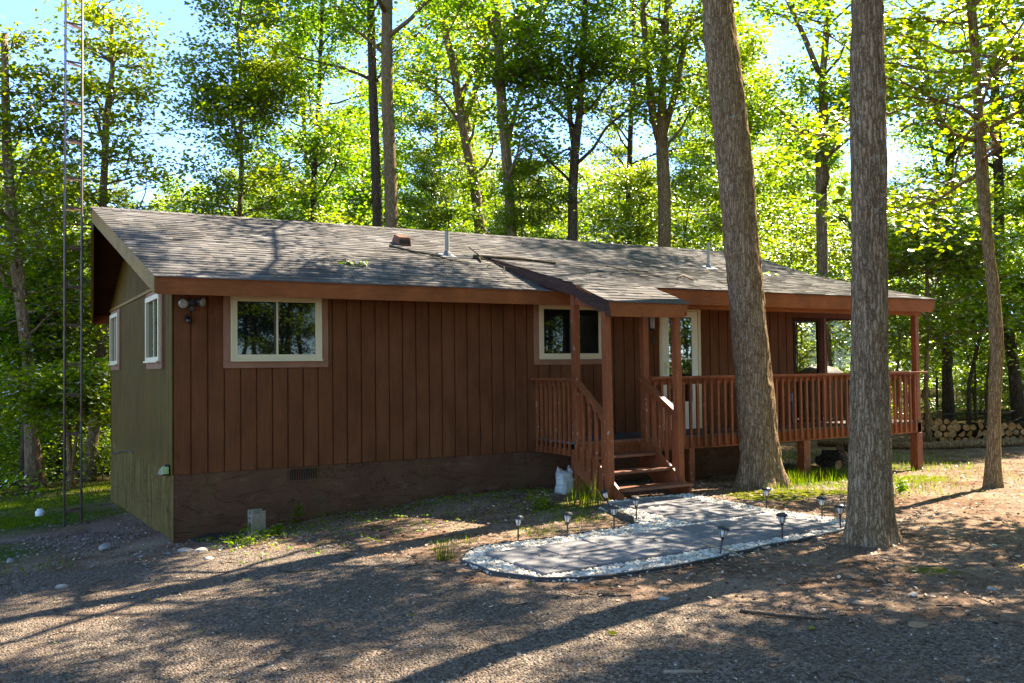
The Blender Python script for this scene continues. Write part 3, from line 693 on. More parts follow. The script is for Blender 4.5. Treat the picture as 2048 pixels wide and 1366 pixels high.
post(5.27,-1.05,-.85,2.30,.095); post(6.50,-1.05,.205,2.2,.095); post(12.76,-1.05,-.0,2.2,.10); post(11.55-.1,-1.03,.205,2.2,.10,) if False else None
post(12.16-.36,-1.02,.205,2.2,.105)
post(12.73,-1.05,-1.0,-.002,.15); post(9.82,-1.05,-1.0,-.002,.15); post(7.35,-1.05,-.9,-.002,.105); post(5.30,-1.03,-.9,-.002,.14)
bm_ = MB(); bm_.box(6.47,12.82,-1.16,-1.02,2.135,2.27); bm_.box(6.46,12.82,-1.02,-.99,2.14,2.35); bm_.build('porch_beam',M['trim'],H)
bm_ = MB(); bm_.box(5.22,5.31,-1.95,-1.1,1.99,2.07) if False else bm_.beam((5.26,-1.98,2.0),(5.26,-1.0,2.24),.045,.10); bm_.beam((6.40,-1.98,2.0),(6.40,-1.0,2.24),.045,.10); bm_.box(5.2,6.42,-2.03,-1.94,1.945,2.03); bm_.build('porch_beam',M['rail'],H)
# front railing
def baluster(x,y,z0,z1,par,s=.038):
    p = MB(); h = s/2; bv = .035
    p.hexa([(x-h,y+h-.012,z0),(x+h,y+h-.012,z0),(x+h,y+h,z0),(x-h,y+h,z0),(x-h,y-h,z0+bv),(x+h,y-h,z0+bv),(x+h,y+h,z0+bv),(x-h,y+h,z0+bv)])
    p.hexa([(x-h,y-h,z0+bv+.0005),(x+h,y-h,z0+bv+.0005),(x+h,y+h,z0+bv+.0005),(x-h,y+h,z0+bv+.0005),(x-h,y-h,z1-bv),(x+h,y-h,z1-bv),(x+h,y+h,z1-bv),(x-h,y+h,z1-bv)])
    p.hexa([(x-h,y-h,z1-bv+.0005),(x+h,y-h,z1-bv+.0005),(x+h,y+h,z1-bv+.0005),(x-h,y+h,z1-bv+.0005),(x-h,y+h-.012,z1),(x+h,y+h-.012,z1),(x+h,y+h,z1),(x-h,y+h,z1)])
    return p.build('baluster',M['rail'],par)
rl = MB(); rl.box(6.55,12.96,-1.17,-1.035,1.075,1.11); rl.box(6.55,12.70,-1.10,-1.062,.985,1.074)
RF = rl.build('porch_railing',M['rail'],H,bevel=.004)
n = 44
for i in range(n): baluster(6.62+(12.62-6.62)*i/(n-1),-1.1215,.015,1.055,RF)
rl = MB(); rl.box(5.15,5.285,-1.14,-.002,1.075,1.11); rl.box(5.225,5.263,-1.0,-.005,.985,1.074)
RL = rl.build('porch_railing',M['rail'],H,bevel=.004)
def baluster_x(x,y,par):
    p = MB(); p.box(x-.019,x+.019,y-.019,y+.019,.02,1.05); return p.build('baluster',M['rail'],par,bevel=.004)
for i in range(8): baluster_x(5.2005,-.10-.125*i,RL)
rl = MB(); rl.box(12.79,12.93,-1.03,-.005,1.075,1.11); rl.box(12.80,12.838,-1.0,-.005,.985,1.074)
RR = rl.build('porch_railing',M['rail'],H,bevel=.004)
for i in range(7): baluster_x(12.8585,-.12-.13*i,RR)
# steps
SX0,SX1 = 5.235,6.33
stairs = empty('porch_steps',(0,0,0)); stairs.parent = H; stairs.location = Vector((5.78,-1.7,-.5))-H.location
SG = ((5.195,5.232),(6.335,6.372))
for x0,x1 in SG:
    st = MB()
    pts = [(-1.105,.165),(-1.105,-.20),(-1.80,-.60),(-2.20,-.62),(-2.20,-.40),(-1.36,.165)]
    A = [(x0,y,z) for y,z in pts]; B = [(x1,y,z) for y,z in pts]; n_ = len(pts)
    st.add(A+B,[tuple(range(n_)),tuple(range(2*n_-1,n_-1,-1))]+[(i,i+n_,(i+1)%n_+n_,(i+1)%n_) for i in range(n_)])
    st.build('stringer',M['rail'],stairs)

for zt,yf,ex0,ex1 in ((.03,-1.52,0,0),(-.155,-1.83,0,0),(-.335,-2.24,-.03,.05)):
    p = MB(); p.box(SX0+ex0,SX1+ex1,yf,yf+.275,zt-.04,zt); tr = p.build('tread',M['tread'],stairs,bevel=.006)
    if ex0: tr['label'] = 'wide worn bottom tread'
p = MB(); p.box(SX0,SX1,-1.128,-1.101,.12,.172); p.build('riser',M['rail'],stairs)
p = MB(); p.box(5.20,6.48,-1.165,-1.121,.171,.208); p.build('tread',M['tread'],stairs)
pl = post(5.165,-1.975,-.55,2.0,.095,lean=(-.03,0)); pr2 = post(6.385,-1.955,-.55,2.0,.095,lean=(-.04,0))
for sx,zl in ((5.185,.555),(6.40,.60)):
    p = MB(); a = (sx+.055 if sx < 6 else sx,-1.09,1.09); b = (sx-.005,-1.93,zl)
    p.beam(a,b,.10,.036); rl_ = p.build('stair_rail',M['rail'],stairs,bevel=.004)
    p = MB(); p.beam((a[0]+.01,a[1],a[2]-.065),(b[0]+.01,b[1],b[2]-.065),.036,.085); p.build('stair_rail',M['rail'],stairs)
    for i in range(5):
        f_ = (i+.55)/5.2; y = -1.12-.80*f_; zt = 1.06-(1.06-zl)*f_-.03; zb = .02-.62*f_
        p = MB(); xx = (5.175 if sx < 6 else 6.392)-.0; p.box(xx-.019,xx+.019,y-.019,y+.019,zb,zt); p.build('baluster',M['rail'],stairs,bevel=.003)

# ------------------------------------------------------------------ things fixed to or lying on the house
L_ = empty('wall_lantern',(7.435,-.01,1.98),'small black coach lantern on the wall beside the storm door','lantern')
p_ = MB(); p_.box(7.405,7.465,-.012,-.0005,1.93,2.10); p_.tube([(7.435,-.012,2.08),(7.435,-.06,2.11),(7.435,-.09,2.10)],.009,8); p_.lathe([(.055,2.07),(.05,2.085),(.012,2.115),(.01,2.125)],12,(7.435,-.09,0)); p_.lathe([(.035,1.85),(.045,1.87),(.045,1.88)],12,(7.435,-.09,0))
for k in range(4):
    q_ = k*math.pi/2+.78; p_.beam((7.435+.042*math.cos(q_),-.09+.042*math.sin(q_),1.88),(7.435+.05*math.cos(q_),-.09+.05*math.sin(q_),2.07),.006,.006)
p_.build('lantern_frame',M['black'],L_)
p_ = MB(); p_.lathe([(.034,1.885),(.042,2.068)],12,(7.435,-.09,0)); p_.build('lantern_glass',mat('frosted_glass',(.55,.5,.42),.2,.6),L_,smooth=True)
p_ = MB(); p_.box(7.485,7.525,-.022,-.0005,1.63,1.76); p_.cbox((7.505,-.024,1.72),(.022,.006,.022)); o = p_.build('doorbell',M['black'],None,bevel=.004,loc=(7.505,0,1.7)); tag(o,'slim black video doorbell on the siding left of the door','doorbell')
L_ = empty('floodlight',(.21,0,2.12),'twin head security floodlight under the left eave','floodlight')
p_ = MB(); p_.box(.13,.29,-.05,-.0005,2.09,2.16); p_.box(.185,.245,-.075,-.05,2.02,2.09); p_.build('mount',M['black'],L_,bevel=.008)
M['lamp_face'] = mat('floodlight_lens',(.26,.24,.19),.25,.6)
for c,d_ in (((.105,-.12,2.105),(-.25,-1,-.25)),((.335,-.13,2.125),(.7,-.75,-.15))):
    dv = Vector(d_).normalized(); cc = Vector(c); p_ = MB()
    p_.tube([cc-dv*.09,cc-dv*.07,cc-dv*.02,cc],[.025,.045,.06,.062],14); p_.tube([(.21+(c[0]-.21)*.4,-.05,2.125),cc-dv*.085],.012,8)
    hd = p_.build('lamp_head',M['black'],L_); p_ = MB(); p_.tube([cc+dv*.0005,cc+dv*.012],[.057,.04],14); p_.build('lens',M['lamp_face'],hd)
p_ = MB(); p_.tube([(.17,-.0005,1.93),(.17,-.03,1.93)],.03,12); p_.tube([(.17,-.03,1.93),(.175,-.075,1.90),(.19,-.11,1.885)],[.032,.036,.03],12); p_.tube([(.17,-.02,1.96),(.15,-.06,1.97)],.016,8); o = p_.build('security_camera',M['black'],None,smooth=True,loc=(.17,0,1.92)); tag(o,'little black security camera below the twin floodlight','camera')
sl_ = empty('solar_light',(-.03,.35,.04),'black solar spotlight fixed low at the house corner','spotlight')
p_ = MB(); p_.hexa([(-.10,.16,-.02),(-.01,.16,-.02),(-.01,.60,-.045),(-.09,.60,-.045),(-.07,.17,.12),(-.01,.17,.12),(-.01,.55,.03),(-.07,.55,.03)]); p_.build('housing',M['black'],sl_,bevel=.01)
p_ = MB(); p_.box(-.105,-.02,.142,.159,.0,.09); p_.build('lens',mat('pale_green_lens',(.35,.45,.16),.3),sl_,bevel=.006)
p_ = MB(); p_.tube([(-.012,6.5,-.20),(-.02,5.6,-.17),(-.03,4.7,-.05),(-.012,3.9,.0),(-.01,3.5,.01)],.007,6); o = p_.build('cable',M['black'],None,loc=(0,5,-.1)); tag(o,'thin black cable sagging along the gable end foundation','cable')
p_ = MB(); p_.box(10.63,10.73,-.06,-.0005,.60,.74); p_.tube([(10.68,-.03,.60),(10.68,-.03,.21)],.012,8); o = p_.build('outlet_box',mat('blue_grey_plastic',(.22,.24,.28),.4),None,bevel=.006,loc=(10.68,0,.6)); tag(o,'small blue grey outlet box on the wall behind the railing','outlet')
# grill under its cover
gc = MB(); S = []
nx_,nz_ = 40,14
prof = [(.42,.0),(.43,.2),(.44,.5),(.46,.7),(.45,.80),(.40,.90),(.30,.97),(.16,1.005),(.02,1.01)]
for r_,z_ in prof:
    ring = []
    for k in range(nx_):
        a = 2*math.pi*k/nx_; ca,sa = math.cos(a),math.sin(a); e_ = .45
        x = math.copysign(abs(ca)**e_,ca)*r_*1.08; y = math.copysign(abs(sa)**e_,sa)*r_*.62
        wv = .018*math.sin(9*a+z_*3)*(1-z_*.6)
        ring.append((12.16+x*(1+wv),.62+y*(1+wv),.205+z_+.012*math.sin(5*a)*(z_ > .7)))
    S.append(ring)
gc.add([p for r_ in S for p in r_],[(i*nx_+k,i*nx_+(k+1)%nx_,(i+1)*nx_+(k+1)%nx_,(i+1)*nx_+k) for i in range(len(S)-1) for k in range(nx_)]+[tuple((len(S)-1)*nx_+k for k in range(nx_))])
G_ = empty('grill',(12.16,.62,.205),'barbecue grill under a grey fitted cover in the glazed end room','grill')
gc.build('grill_cover',mat('grey_grill_cover',(.20,.18,.165),.8),G_,smooth=True)
p_ = MB(); p_.tube([(12.16-.30,.62-.30,.97),(12.16-.12,.62-.22,1.165),(12.16+.05,.62-.02,1.222),(12.16+.15,.62+.2,1.17)],.012,6); p_.build('strap',M['black'],G_)

def twig(name, pts, r0, r1, mt, label, cat, subs=(), group=None):
    b = MB(); n_ = len(pts); b.tube(pts,[r0+(r1-r0)*i/(n_-1) for i in range(n_)],7)
    for s_ in subs: b.tube(s_,[r1*1.3]+[r1*.6]*(len(s_)-1),5)
    o = b.build(name,mt,None,smooth=True,loc=pts[0]); return tag(o,label,cat,group)
M['bark_stick'] = wood_paint('dead_branch_bark',(.085,.065,.04),(.05,.04,.028),(20,20,20),rough=.9,bs=.4)
M['pale_stick'] = wood_paint('bleached_stick',(.34,.26,.18),(.25,.19,.13),(20,20,20),rough=.9,bs=.3)
zr = lambda u,v,h=.03: (u,v,onroof(u,v)+h)
twig('fallen_branch',[zr(3.55,1.65,.05),zr(3.85,1.45),zr(4.1,1.2,.05),zr(4.3,.95,.03),zr(4.55,.85,.04)],.022,.006,M['bark_stick'],'crooked dead branch on the roof below the hooded vent','branch',[[zr(4.1,1.2,.05),zr(4.25,1.2,.10)],[zr(4.35,.93,.03),zr(4.5,.75,.02)]])
twig('fallen_branch',[zr(4.85,1.25,.04),zr(5.2,1.22),zr(5.6,1.14,.04),zr(5.95,1.05),zr(6.2,.88,.03)],.034,.020,M['bark_stick'],'thick mossy dead branch lying above the porch roof corner','branch',[[zr(4.95,1.25,.05),zr(4.85,1.0,.02)]])
twig('fallen_branch',[zr(4.9,1.5,.14),zr(4.95,1.1,.05),zr(5.05,.6,.06),zr(5.1,.2,.12)],.012,.006,M['bark_stick'],'thin forked twig hanging beside the dark porch rake board','branch',[[zr(5.0,.9,.05),zr(4.8,.7,.02)],[zr(5.05,.6,.06),zr(4.9,.3,.02)]])
twig('fallen_branch',[zr(7.1,.7,.05),zr(7.35,.4,.03),zr(7.55,.3,.04),zr(7.8,.2,.08)],.010,.005,M['bark_stick'],'fine bent twig on the sunny porch roof','branch',[[zr(7.35,.4,.03),zr(7.2,.2,.03)]])
twig('fallen_branch',[zr(7.75,-.35,.03),zr(7.9,-.3,.08),zr(8.05,-.4,.03)],.022,.016,M['pale_stick'],'short pale curled bark piece on the porch roof near its eave','bark piece')
# ------------------------------------------------------------------ trees
def leaf_mat(name, cols, trans=.62, gloss=1.045):
    G = bpy.data.materials.new(name); G.use_nodes = True; t = G.node_tree; t.nodes.clear()
    out = N(t,'ShaderNodeOutputMaterial'); g = N(t,'ShaderNodeNewGeometry')
    r = ramp(t,g.outputs['Random Per Island'],[(i/(len(cols)-1),c) for i,c in enumerate(cols)]).outputs[0]
    oi = N(t,'ShaderNodeObjectInfo'); hs = N(t,'ShaderNodeHueSaturation')
    mr = N(t,'ShaderNodeMapRange'); mr.inputs[3].default_value = .485; mr.inputs[4].default_value = .515; t.links.new(oi.outputs['Random'],mr.inputs[0]); t.links.new(mr.outputs[0],hs.inputs['Hue'])
    mr2 = N(t,'ShaderNodeMapRange'); mr2.inputs[3].default_value = .8; mr2.inputs[4].default_value = 1.2; t.links.new(oi.outputs['Random'],mr2.inputs[0]); t.links.new(mr2.outputs[0],hs.inputs['Value'])
    t.links.new(r,hs.inputs['Color'])
    d = N(t,'ShaderNodeBsdfDiffuse'); t.links.new(hs.outputs[0],d.inputs['Color'])
    tl = N(t,'ShaderNodeBsdfTranslucent'); tc = mixc(t,hs.outputs[0],(2.6,2.4,.35),1.0,'MULTIPLY'); t.links.new(tc,tl.inputs['Color'])
    mx = N(t,'ShaderNodeMixShader'); mx.inputs[0].default_value = trans; t.links.new(d.outputs[0],mx.inputs[1]); t.links.new(tl.outputs[0],mx.inputs[2])
    gl = N(t,'ShaderNodeBsdfGlossy'); gl.inputs['Roughness'].default_value = .38; gl.inputs['Color'].default_value = (1,1,1,1)
    fr = N(t,'ShaderNodeFresnel'); fr.inputs['IOR'].default_value = gloss
    m2 = N(t,'ShaderNodeMixShader'); t.links.new(fr.outputs[0],m2.inputs[0]); t.links.new(mx.outputs[0],m2.inputs[1]); t.links.new(gl.outputs[0],m2.inputs[2])
    t.links.new(m2.outputs[0],out.inputs[0]); return G
M['leaf'] = leaf_mat('oak_leaves',[(.066,.118,.004),(.088,.150,.005),(.115,.175,.006),(.145,.19,.007)])
M['leaf_dark'] = leaf_mat('deep_green_oak_leaves',[(.060,.110,.004),(.08,.14,.005),(.105,.16,.006)])  # oak leaves in slightly deeper greens
M['leaf_light'] = leaf_mat('young_maple_leaves',[(.092,.148,.005),(.12,.178,.006),(.155,.20,.007)])
def bark_mat(name, a, b_, lich, fine=1.0, lw=.62):
    def f(t,b):
        v = coords(t,(11*fine,11*fine,1.25*fine)); n1 = noise(t,v,1.6,5,.7,.5)
        vo = N(t,'ShaderNodeTexVoronoi'); vo.feature = 'DISTANCE_TO_EDGE'; vo.inputs['Scale'].default_value = 5.0
        dn = noise(t,coords(t,(9,9,5)),2,4,.7); dv = mixc(t,v,dn.outputs['Color'],.42); t.links.new(dv,vo.inputs['Vector'])
        n2 = noise(t,coords(t,(1,1,.6)),2.4,5,.6); n3 = noise(t,coords(t,(1,1,1)),13,4,.6)
        c = mixc(t,a,b_,ramp(t,n1.outputs[0],[(.32,(0,0,0)),(.66,(1,1,1))]).outputs[0])
        c = mixc(t,c,(.27,.23,.20),ramp(t,vo.outputs[0],[(.0,(1,1,1)),(.10,(.55,.55,.55)),(.28,(0,0,0))]).outputs[0],'MULTIPLY')
        l = N(t,'ShaderNodeMath',operation='MULTIPLY'); t.links.new(n2.outputs[0],l.inputs[0]); t.links.new(n3.outputs[0],l.inputs[1])
        c = mixc(t,c,lich,ramp(t,l.outputs[0],[(lw*.5,(0,0,0)),(lw*.5+.06,(.8,.8,.8))]).outputs[0])
        t.links.new(c,b.inputs['Base Color'])
        s = N(t,'ShaderNodeMath',operation='MULTIPLY_ADD'); t.links.new(vo.outputs[0],s.inputs[0]); s.inputs[1].default_value = 1.6; t.links.new(n1.outputs[0],s.inputs[2])
        bump(t,s.outputs[0],b,1.0,.03)
    return mat(name,a,1,.0,0,f)
M['bark'] = bark_mat('grey_oak_bark',(.52,.37,.225),(.33,.23,.135),(.40,.39,.31),1.0,.70)
M['bark_dark'] = bark_mat('dark_bark',(.22,.165,.115),(.12,.09,.065),(.24,.23,.17),1.0,.68)
M['bark_tan'] = bark_mat('tan_smooth_bark',(.48,.345,.19),(.36,.25,.13),(.36,.33,.22),1.5,.70)

LEAF4 = np.array([(0,0,0),(.40,.45,.09),(0,1.0,-.06),(-.40,.45,.09)])
MAPLE = np.array([(0,0,0),(.22,.02,.02),(.48,.30,.05),(.28,.40,.0),(.42,.72,.04),(.14,.66,0),(0,1.05,-.03),(-.14,.66,0),(-.42,.72,.04),(-.28,.40,0),(-.48,.30,.05),(-.22,.02,.02)])
OVAL = np.array([(0,0,0),(.20,.2,.03),(.27,.5,.05),(.16,.8,.02),(0,1,-.06),(-.16,.8,.02),(-.27,.5,.05),(-.20,.2,.03)])
def leaf_verts(P, size, rng, tilt=.55, tmpl=LEAF4, droop=.25):
    n = len(P); yaw = rng.uniform(0,2*np.pi,n)
    nz = np.stack([rng.normal(0,tilt,n),rng.normal(0,tilt,n),np.ones(n)],1); nz /= np.linalg.norm(nz,axis=1)[:,None]
    a = np.stack([np.cos(yaw),np.sin(yaw),-np.abs(rng.normal(0,droop,n))],1); a -= nz*(a*nz).sum(1)[:,None]; a /= np.linalg.norm(a,axis=1)[:,None]
    b = np.cross(nz,a); T = tmpl
    s = size[:,None,None]
    V = P[:,None,:]+s*(b[:,None,:]*T[None,:,0:1]+a[:,None,:]*T[None,:,1:2]+nz[:,None,:]*T[None,:,2:3])
    return V
def leaves_mesh(name, P, size, rng, mt, tilt=.55, tmpl=LEAF4, droop=.25):
    V = leaf_verts(P,size,rng,tilt,tmpl,droop); n,k = len(P),len(tmpl)
    return fast_mesh(name,V.reshape(-1,3),np.arange(n*k),np.arange(n)*k,mt,False)

def tube_np(parts, n=7):
    """several tapered tubes joined in one wooden mesh: parts = [(pts, radii)]"""
    V = []; F = []; b = 0
    for pts,rad in parts:
        mb = MB(); mb.tube(pts,rad,n if rad[0] > .05 else 5,cap=True)
        V += mb.v; F += [tuple(i+b for i in f) for f in mb.f]; b += len(mb.v)
    L = [len(f) for f in F]
    return V,[i for f in F for i in f],np.concatenate([[0],np.cumsum(L)[:-1]])
def grow(trunk, trad, h0, h1, nl, Lfun, rng, rise=(.15,.7), twig_n=7, leaf_per=26, spread=.38, flat=.45, az0=None, tw_len=(.4,1.1)):
    """limbs and twigs from a trunk polyline; returns wood parts and leaf points"""
    wood = []; leaf = []
    T = np.array(trunk); Z = T[:,2]
    ga = rng.uniform(0,6.28)
    for i in range(nl):
        f = (i+rng.uniform(.1,.9))/nl; h = h0+(h1-h0)*f
        k = np.clip(np.searchsorted(Z,h)-1,0,len(T)-2); q = (h-Z[k])/(Z[k+1]-Z[k]+1e-9); p = T[k]*(1-q)+T[k+1]*q; r = trad[k]*(1-q)+trad[k+1]*q
        ga += 2.4+rng.uniform(-.5,.5); az = ga
        L = Lfun(f)*rng.choice([.45,.8,1.0,1.25,1.55],p=[.2,.25,.25,.2,.1])*rng.uniform(.85,1.15); el = rng.uniform(*rise)
        d = np.array([math.cos(az)*math.cos(el),math.sin(az)*math.cos(el),math.sin(el)])
        pts = [p]; ns = 5
        for s in range(ns):
            d = d+rng.normal(0,.26,3)+np.array([0,0,.06]); d /= np.linalg.norm(d); pts.append(pts[-1]+d*L/ns)
        r0 = min(r*.42,.014+.014*L); wood.append((pts,[r0*(1-.85*s/ns) for s in range(ns+1)]))
        for t_ in range(twig_n):
            s = rng.uniform(.25,1.0)*ns; k2 = min(int(s),ns-1); w_ = s-k2; tp = pts[k2]*(1-w_)+pts[k2+1]*w_
            ta = az+rng.choice([-1,1])*rng.uniform(.3,1.3); tl = rng.uniform(*tw_len); te = rng.uniform(-.1,.5)
            td = np.array([math.cos(ta)*math.cos(te),math.sin(ta)*math.cos(te),math.sin(te)])
            end = tp+td*tl; wood.append(([tp,tp+td*tl*.5+np.array([0,0,.04]),end],[.013,.009,.004]))
            m_ = int(leaf_per*rng.uniform(.6,1.4)); u = rng.uniform(.2,1.1,m_)[:,None]
            leaf.append(tp+td*tl*u+rng.normal(0,1,(m_,3))*np.array([spread,spread,spread*flat])*.75)
        m_ = leaf_per; leaf.append(pts[-1]+rng.normal(0,1,(m_,3))*np.array([spread,spread,spread*flat]))
    return wood,np.concatenate(leaf)
def wander(H, n, amp, rng, lean=(0,0)):
    pts = [np.zeros(3)]; off = np.zeros(2); v = np.array(lean,float)
    for i in range(n):
        v = v+rng.normal(0,amp,2); v *= .9; off = off+v; pts.append(np.array([off[0],off[1],H*(i+1)/n]))
    return pts
def make_tree(name, seed, H, r0, h0, nl, Lfun, mt_leaf, mt_bark, size, loc=(0,0,0), trunk=None, trad=None, flare=True, h1=None, extra_wood=(), tmpl=LEAF4, tilt=.55, sides=8, **kw):
    rng = np.random.RandomState(seed)
    if trunk is None:
        trunk = wander(H,14,.035,rng)
        trad = [r0*(1-.82*i/14)*(1.35 if i == 0 and flare else 1) for i in range(15)]
        trunk[0] = trunk[0]-np.array([0,0,.5])
    wood,leaf = grow(trunk,trad,h0,h1 or H*.98,nl,Lfun,rng,**kw)
    R = empty(name,loc)
    V,L,S = tube_np([(trunk,trad)]+wood+list(extra_wood),sides)
    to = bpy.data.objects.new('trunk',fast_mesh('trunk',V,L,S,mt_bark,True)); COL.objects.link(to); to.parent = R
    co = bpy.data.objects.new('crown',leaves_mesh('crown',leaf,rng.uniform(size[0],size[1],len(leaf)),rng,mt_leaf,tilt,tmpl)); COL.objects.link(co); co.parent = R
    return R
dome = lambda a: (lambda f: a*(.35+1.0*math.sin(math.pi*min(1,.18+.82*f))**.8*(1-.35*f)))
PROTO = []
for i,(sd_,H_,r_,h0,nl,a,ml,mb_) in enumerate((
    (11,17,.16,4.5,30,2.3,'leaf','bark'),(12,19,.18,6.0,30,2.5,'leaf','bark_dark'),(13,16,.14,3.5,30,2.1,'leaf_light','bark'),(14,20,.19,7,30,2.6,'leaf_dark','bark_dark'),(15,14,.11,2.6,30,1.9,'leaf_light','bark'))):
    PROTO.append(make_tree('woodland_tree',sd_,H_,r_,h0,nl,dome(a),M[ml],M[mb_],(.095,.175),twig_n=12,leaf_per=46,rise=(.25,.9)))
UNDER = []
for i,(sd_,H_,r_,h0,nl,a,ml) in enumerate(((21,8,.055,1.3,26,1.9,'leaf_light'),(22,10,.07,1.8,28,2.1,'leaf'),(23,6.5,.05,.9,24,1.7,'leaf'),(24,9,.06,1.5,26,2.0,'leaf_light'))):
    UNDER.append(make_tree('understory_tree',sd_,H_,r_,h0,nl,dome(a),M[ml],M['bark_dark'],(.09,.16),twig_n=9,leaf_per=22,rise=(-.05,.4),flat=.3))
SHRUB = []
for i,(sd_,H_,nl,a,ml) in enumerate(((31,2.2,16,1.0,'leaf'),(32,1.5,14,.9,'leaf_light'),(33,2.8,18,1.1,'leaf'))):
    SHRUB.append(make_tree('forest_shrub',sd_,H_,.02,.15,nl,dome(a),M[ml],M['bark_dark'],(.07,.13),twig_n=5,leaf_per=22,flare=False))
used = set()
def put(proto, x, y, rz, s, label, cat, group=None, sz=None, name=None):
    o = proto if proto.name not in used else copy_tree(proto)
    used.add(proto.name); o.location = (x,y,gz(x,y)-.05); o.rotation_euler = (0,0,rz); o.scale = (s,s,sz or s)
    if name: o.name = name
    return tag(o,label,cat,group)

# -- the two great trunks and the slim one in front of the house, their crowns mostly above the frame
def big_trunk(name, pix, Z0, r_of, seed, base, mtb, top_extra, crown, label, cat, ridge=.02, nring=72, lobes=5, flare=.55, leaf_m='leaf', tmpl=LEAF4, size=(.09,.16), sprig=None, topn=200):
    """pix: photo centre line (x,y); radius given in pixels; the trunk stands at depth Z0 and rises beyond the frame"""
    C0 = np.array([atZ(x,y,Z0) for x,y,_ in pix]); Rr = np.array([p[2]*Z0/F_PX/2 for p in pix])
    o_ = C0[0].copy(); C0 = C0-o_
    zs = C0[:,2]; order = np.argsort(zs); 
    ztop = zs.max(); C_all = [C0[i] for i in order]; R_all = [Rr[i] for i in order]
    d = (C_all[-1]-C_all[-2]); d /= np.linalg.norm(d)
    for k in range(1,top_extra+1):
        C_all.append(C_all[-1]+ (d*(1-.04*k)+np.array([0,0,.04*k]))*1.4); R_all.append(R_all[-1]*.90)
    C_all = np.array(C_all); R_all = np.array(R_all); zz = C_all[:,2]
    hz = np.concatenate([np.arange(-.45,zs.max()+.5,.035),np.arange(zs.max()+.5,zz[-1],.3)])
    cx = np.interp(hz,zz,C_all[:,0]); cy = np.interp(hz,zz,C_all[:,1]); rr_ = np.interp(hz,zz,R_all)
    th = np.linspace(0,2*np.pi,nring,endpoint=False)
    TH,HZ = np.meshgrid(th,hz); U = TH/(2*np.pi)*28
    wv = vnoise(U*.5+3,HZ*1.2,seed,14)*1.4
    n1 = vnoise(U+wv*2,HZ*3.0+wv,seed+1,28); n2 = vnoise(U*2,HZ*9,seed+2,56); n3 = vnoise(TH/(2*np.pi)*6,HZ*.9,seed+3,6)
    dsp = ridge*(1-np.abs(2*n1-1)*1.6)+ridge*.5*(n2-.5)+.03*(n3-.5)
    fl = flare*np.exp(-np.maximum(HZ,-.1)/.22)*(.55+.45*np.cos(lobes*TH+seed+n3*3))
    RAD = rr_[:,None]*(1+fl)+dsp
    V = np.stack([cx[:,None]+RAD*np.cos(TH),cy[:,None]+RAD*np.sin(TH),HZ],2)
    nr = len(hz); I,J = np.meshgrid(np.arange(nring),np.arange(nr-1)); a = (J*nring+I).ravel(); b = (J*nring+(I+1)%nring).ravel()
    F = np.stack([a,b,b+nring,a+nring],1)
    R = empty(name,o_); tag(R,label,cat)
    to = bpy.data.objects.new('trunk',fast_mesh('trunk',V.reshape(-1,3),F.ravel(),np.arange(len(F))*4,mtb,True)); COL.objects.link(to); to.parent = R
    rng = np.random.RandomState(seed)
    h0,h1,nl,a_,kw = crown
    wood,leaf = grow(C_all,R_all,h0,min(h1,zz[-1]-.1),nl,dome(a_),rng,**kw)
    Vw,Lw,Sw = tube_np(wood,7); lo = bpy.data.objects.new('limbs',fast_mesh('limbs',Vw,Lw,Sw,mtb,True)); COL.objects.link(lo); lo.parent = R
    co = bpy.data.objects.new('crown',leaves_mesh('crown',leaf,rng.uniform(size[0],size[1],len(leaf)),rng,M[leaf_m],.5,tmpl)); COL.objects.link(co); co.parent = R
    return R
TA = big_trunk('leaning_oak_tree',[(1524,965,76),(1520,900,73),(1512,800,70),(1503,700,68),(1495,600,66),(1480,450,67),(1466,300,68),(1450,150,65),(1435,0,58)],13.4,None,41,None,M['bark'],9,
   (8.0,20,42,5.0,dict(twig_n=20,leaf_per=80)),'thick ridged oak trunk leaning left in front of the porch railing','tree',flare=.45,size=(.07,.135))
TB = big_trunk('oak_tree',[(1740,1092,82),(1740,1030,80),(1741,950,76),(1740,850,74),(1738,700,63),(1738,500,62),(1736,350,62),(1734,200,62),(1734,100,58),(1735,0,54)],8.9,None,47,None,M['bark'],10,
   (7.2,19,38,3.7,dict(twig_n=17,leaf_per=82)),'large upright oak trunk with lichen beside the paved walkway end','tree',ridge=.016,flare=.62,size=(.07,.135))
TC = big_trunk('young_maple_tree',[(1985,975,30),(1987,900,26),(1990,780,25),(1994,700,24),(1985,560,24),(1972,450,22),(1964,350,21),(1957,230,19),(1951,120,17),(1944,40,15),(1938,-40,13)],12.9,None,53,None,M['bark_tan'],3,
   (4.4,7.9,26,2.3,dict(twig_n=9,leaf_per=26,rise=(-.15,.35),flat=.30,tw_len=(.3,.9))),'slim tan maple with bright lobed leaves at the right of the yard','tree',ridge=.004,nring=28,flare=.35,leaf_m='leaf_light',tmpl=MAPLE,size=(.07,.12))
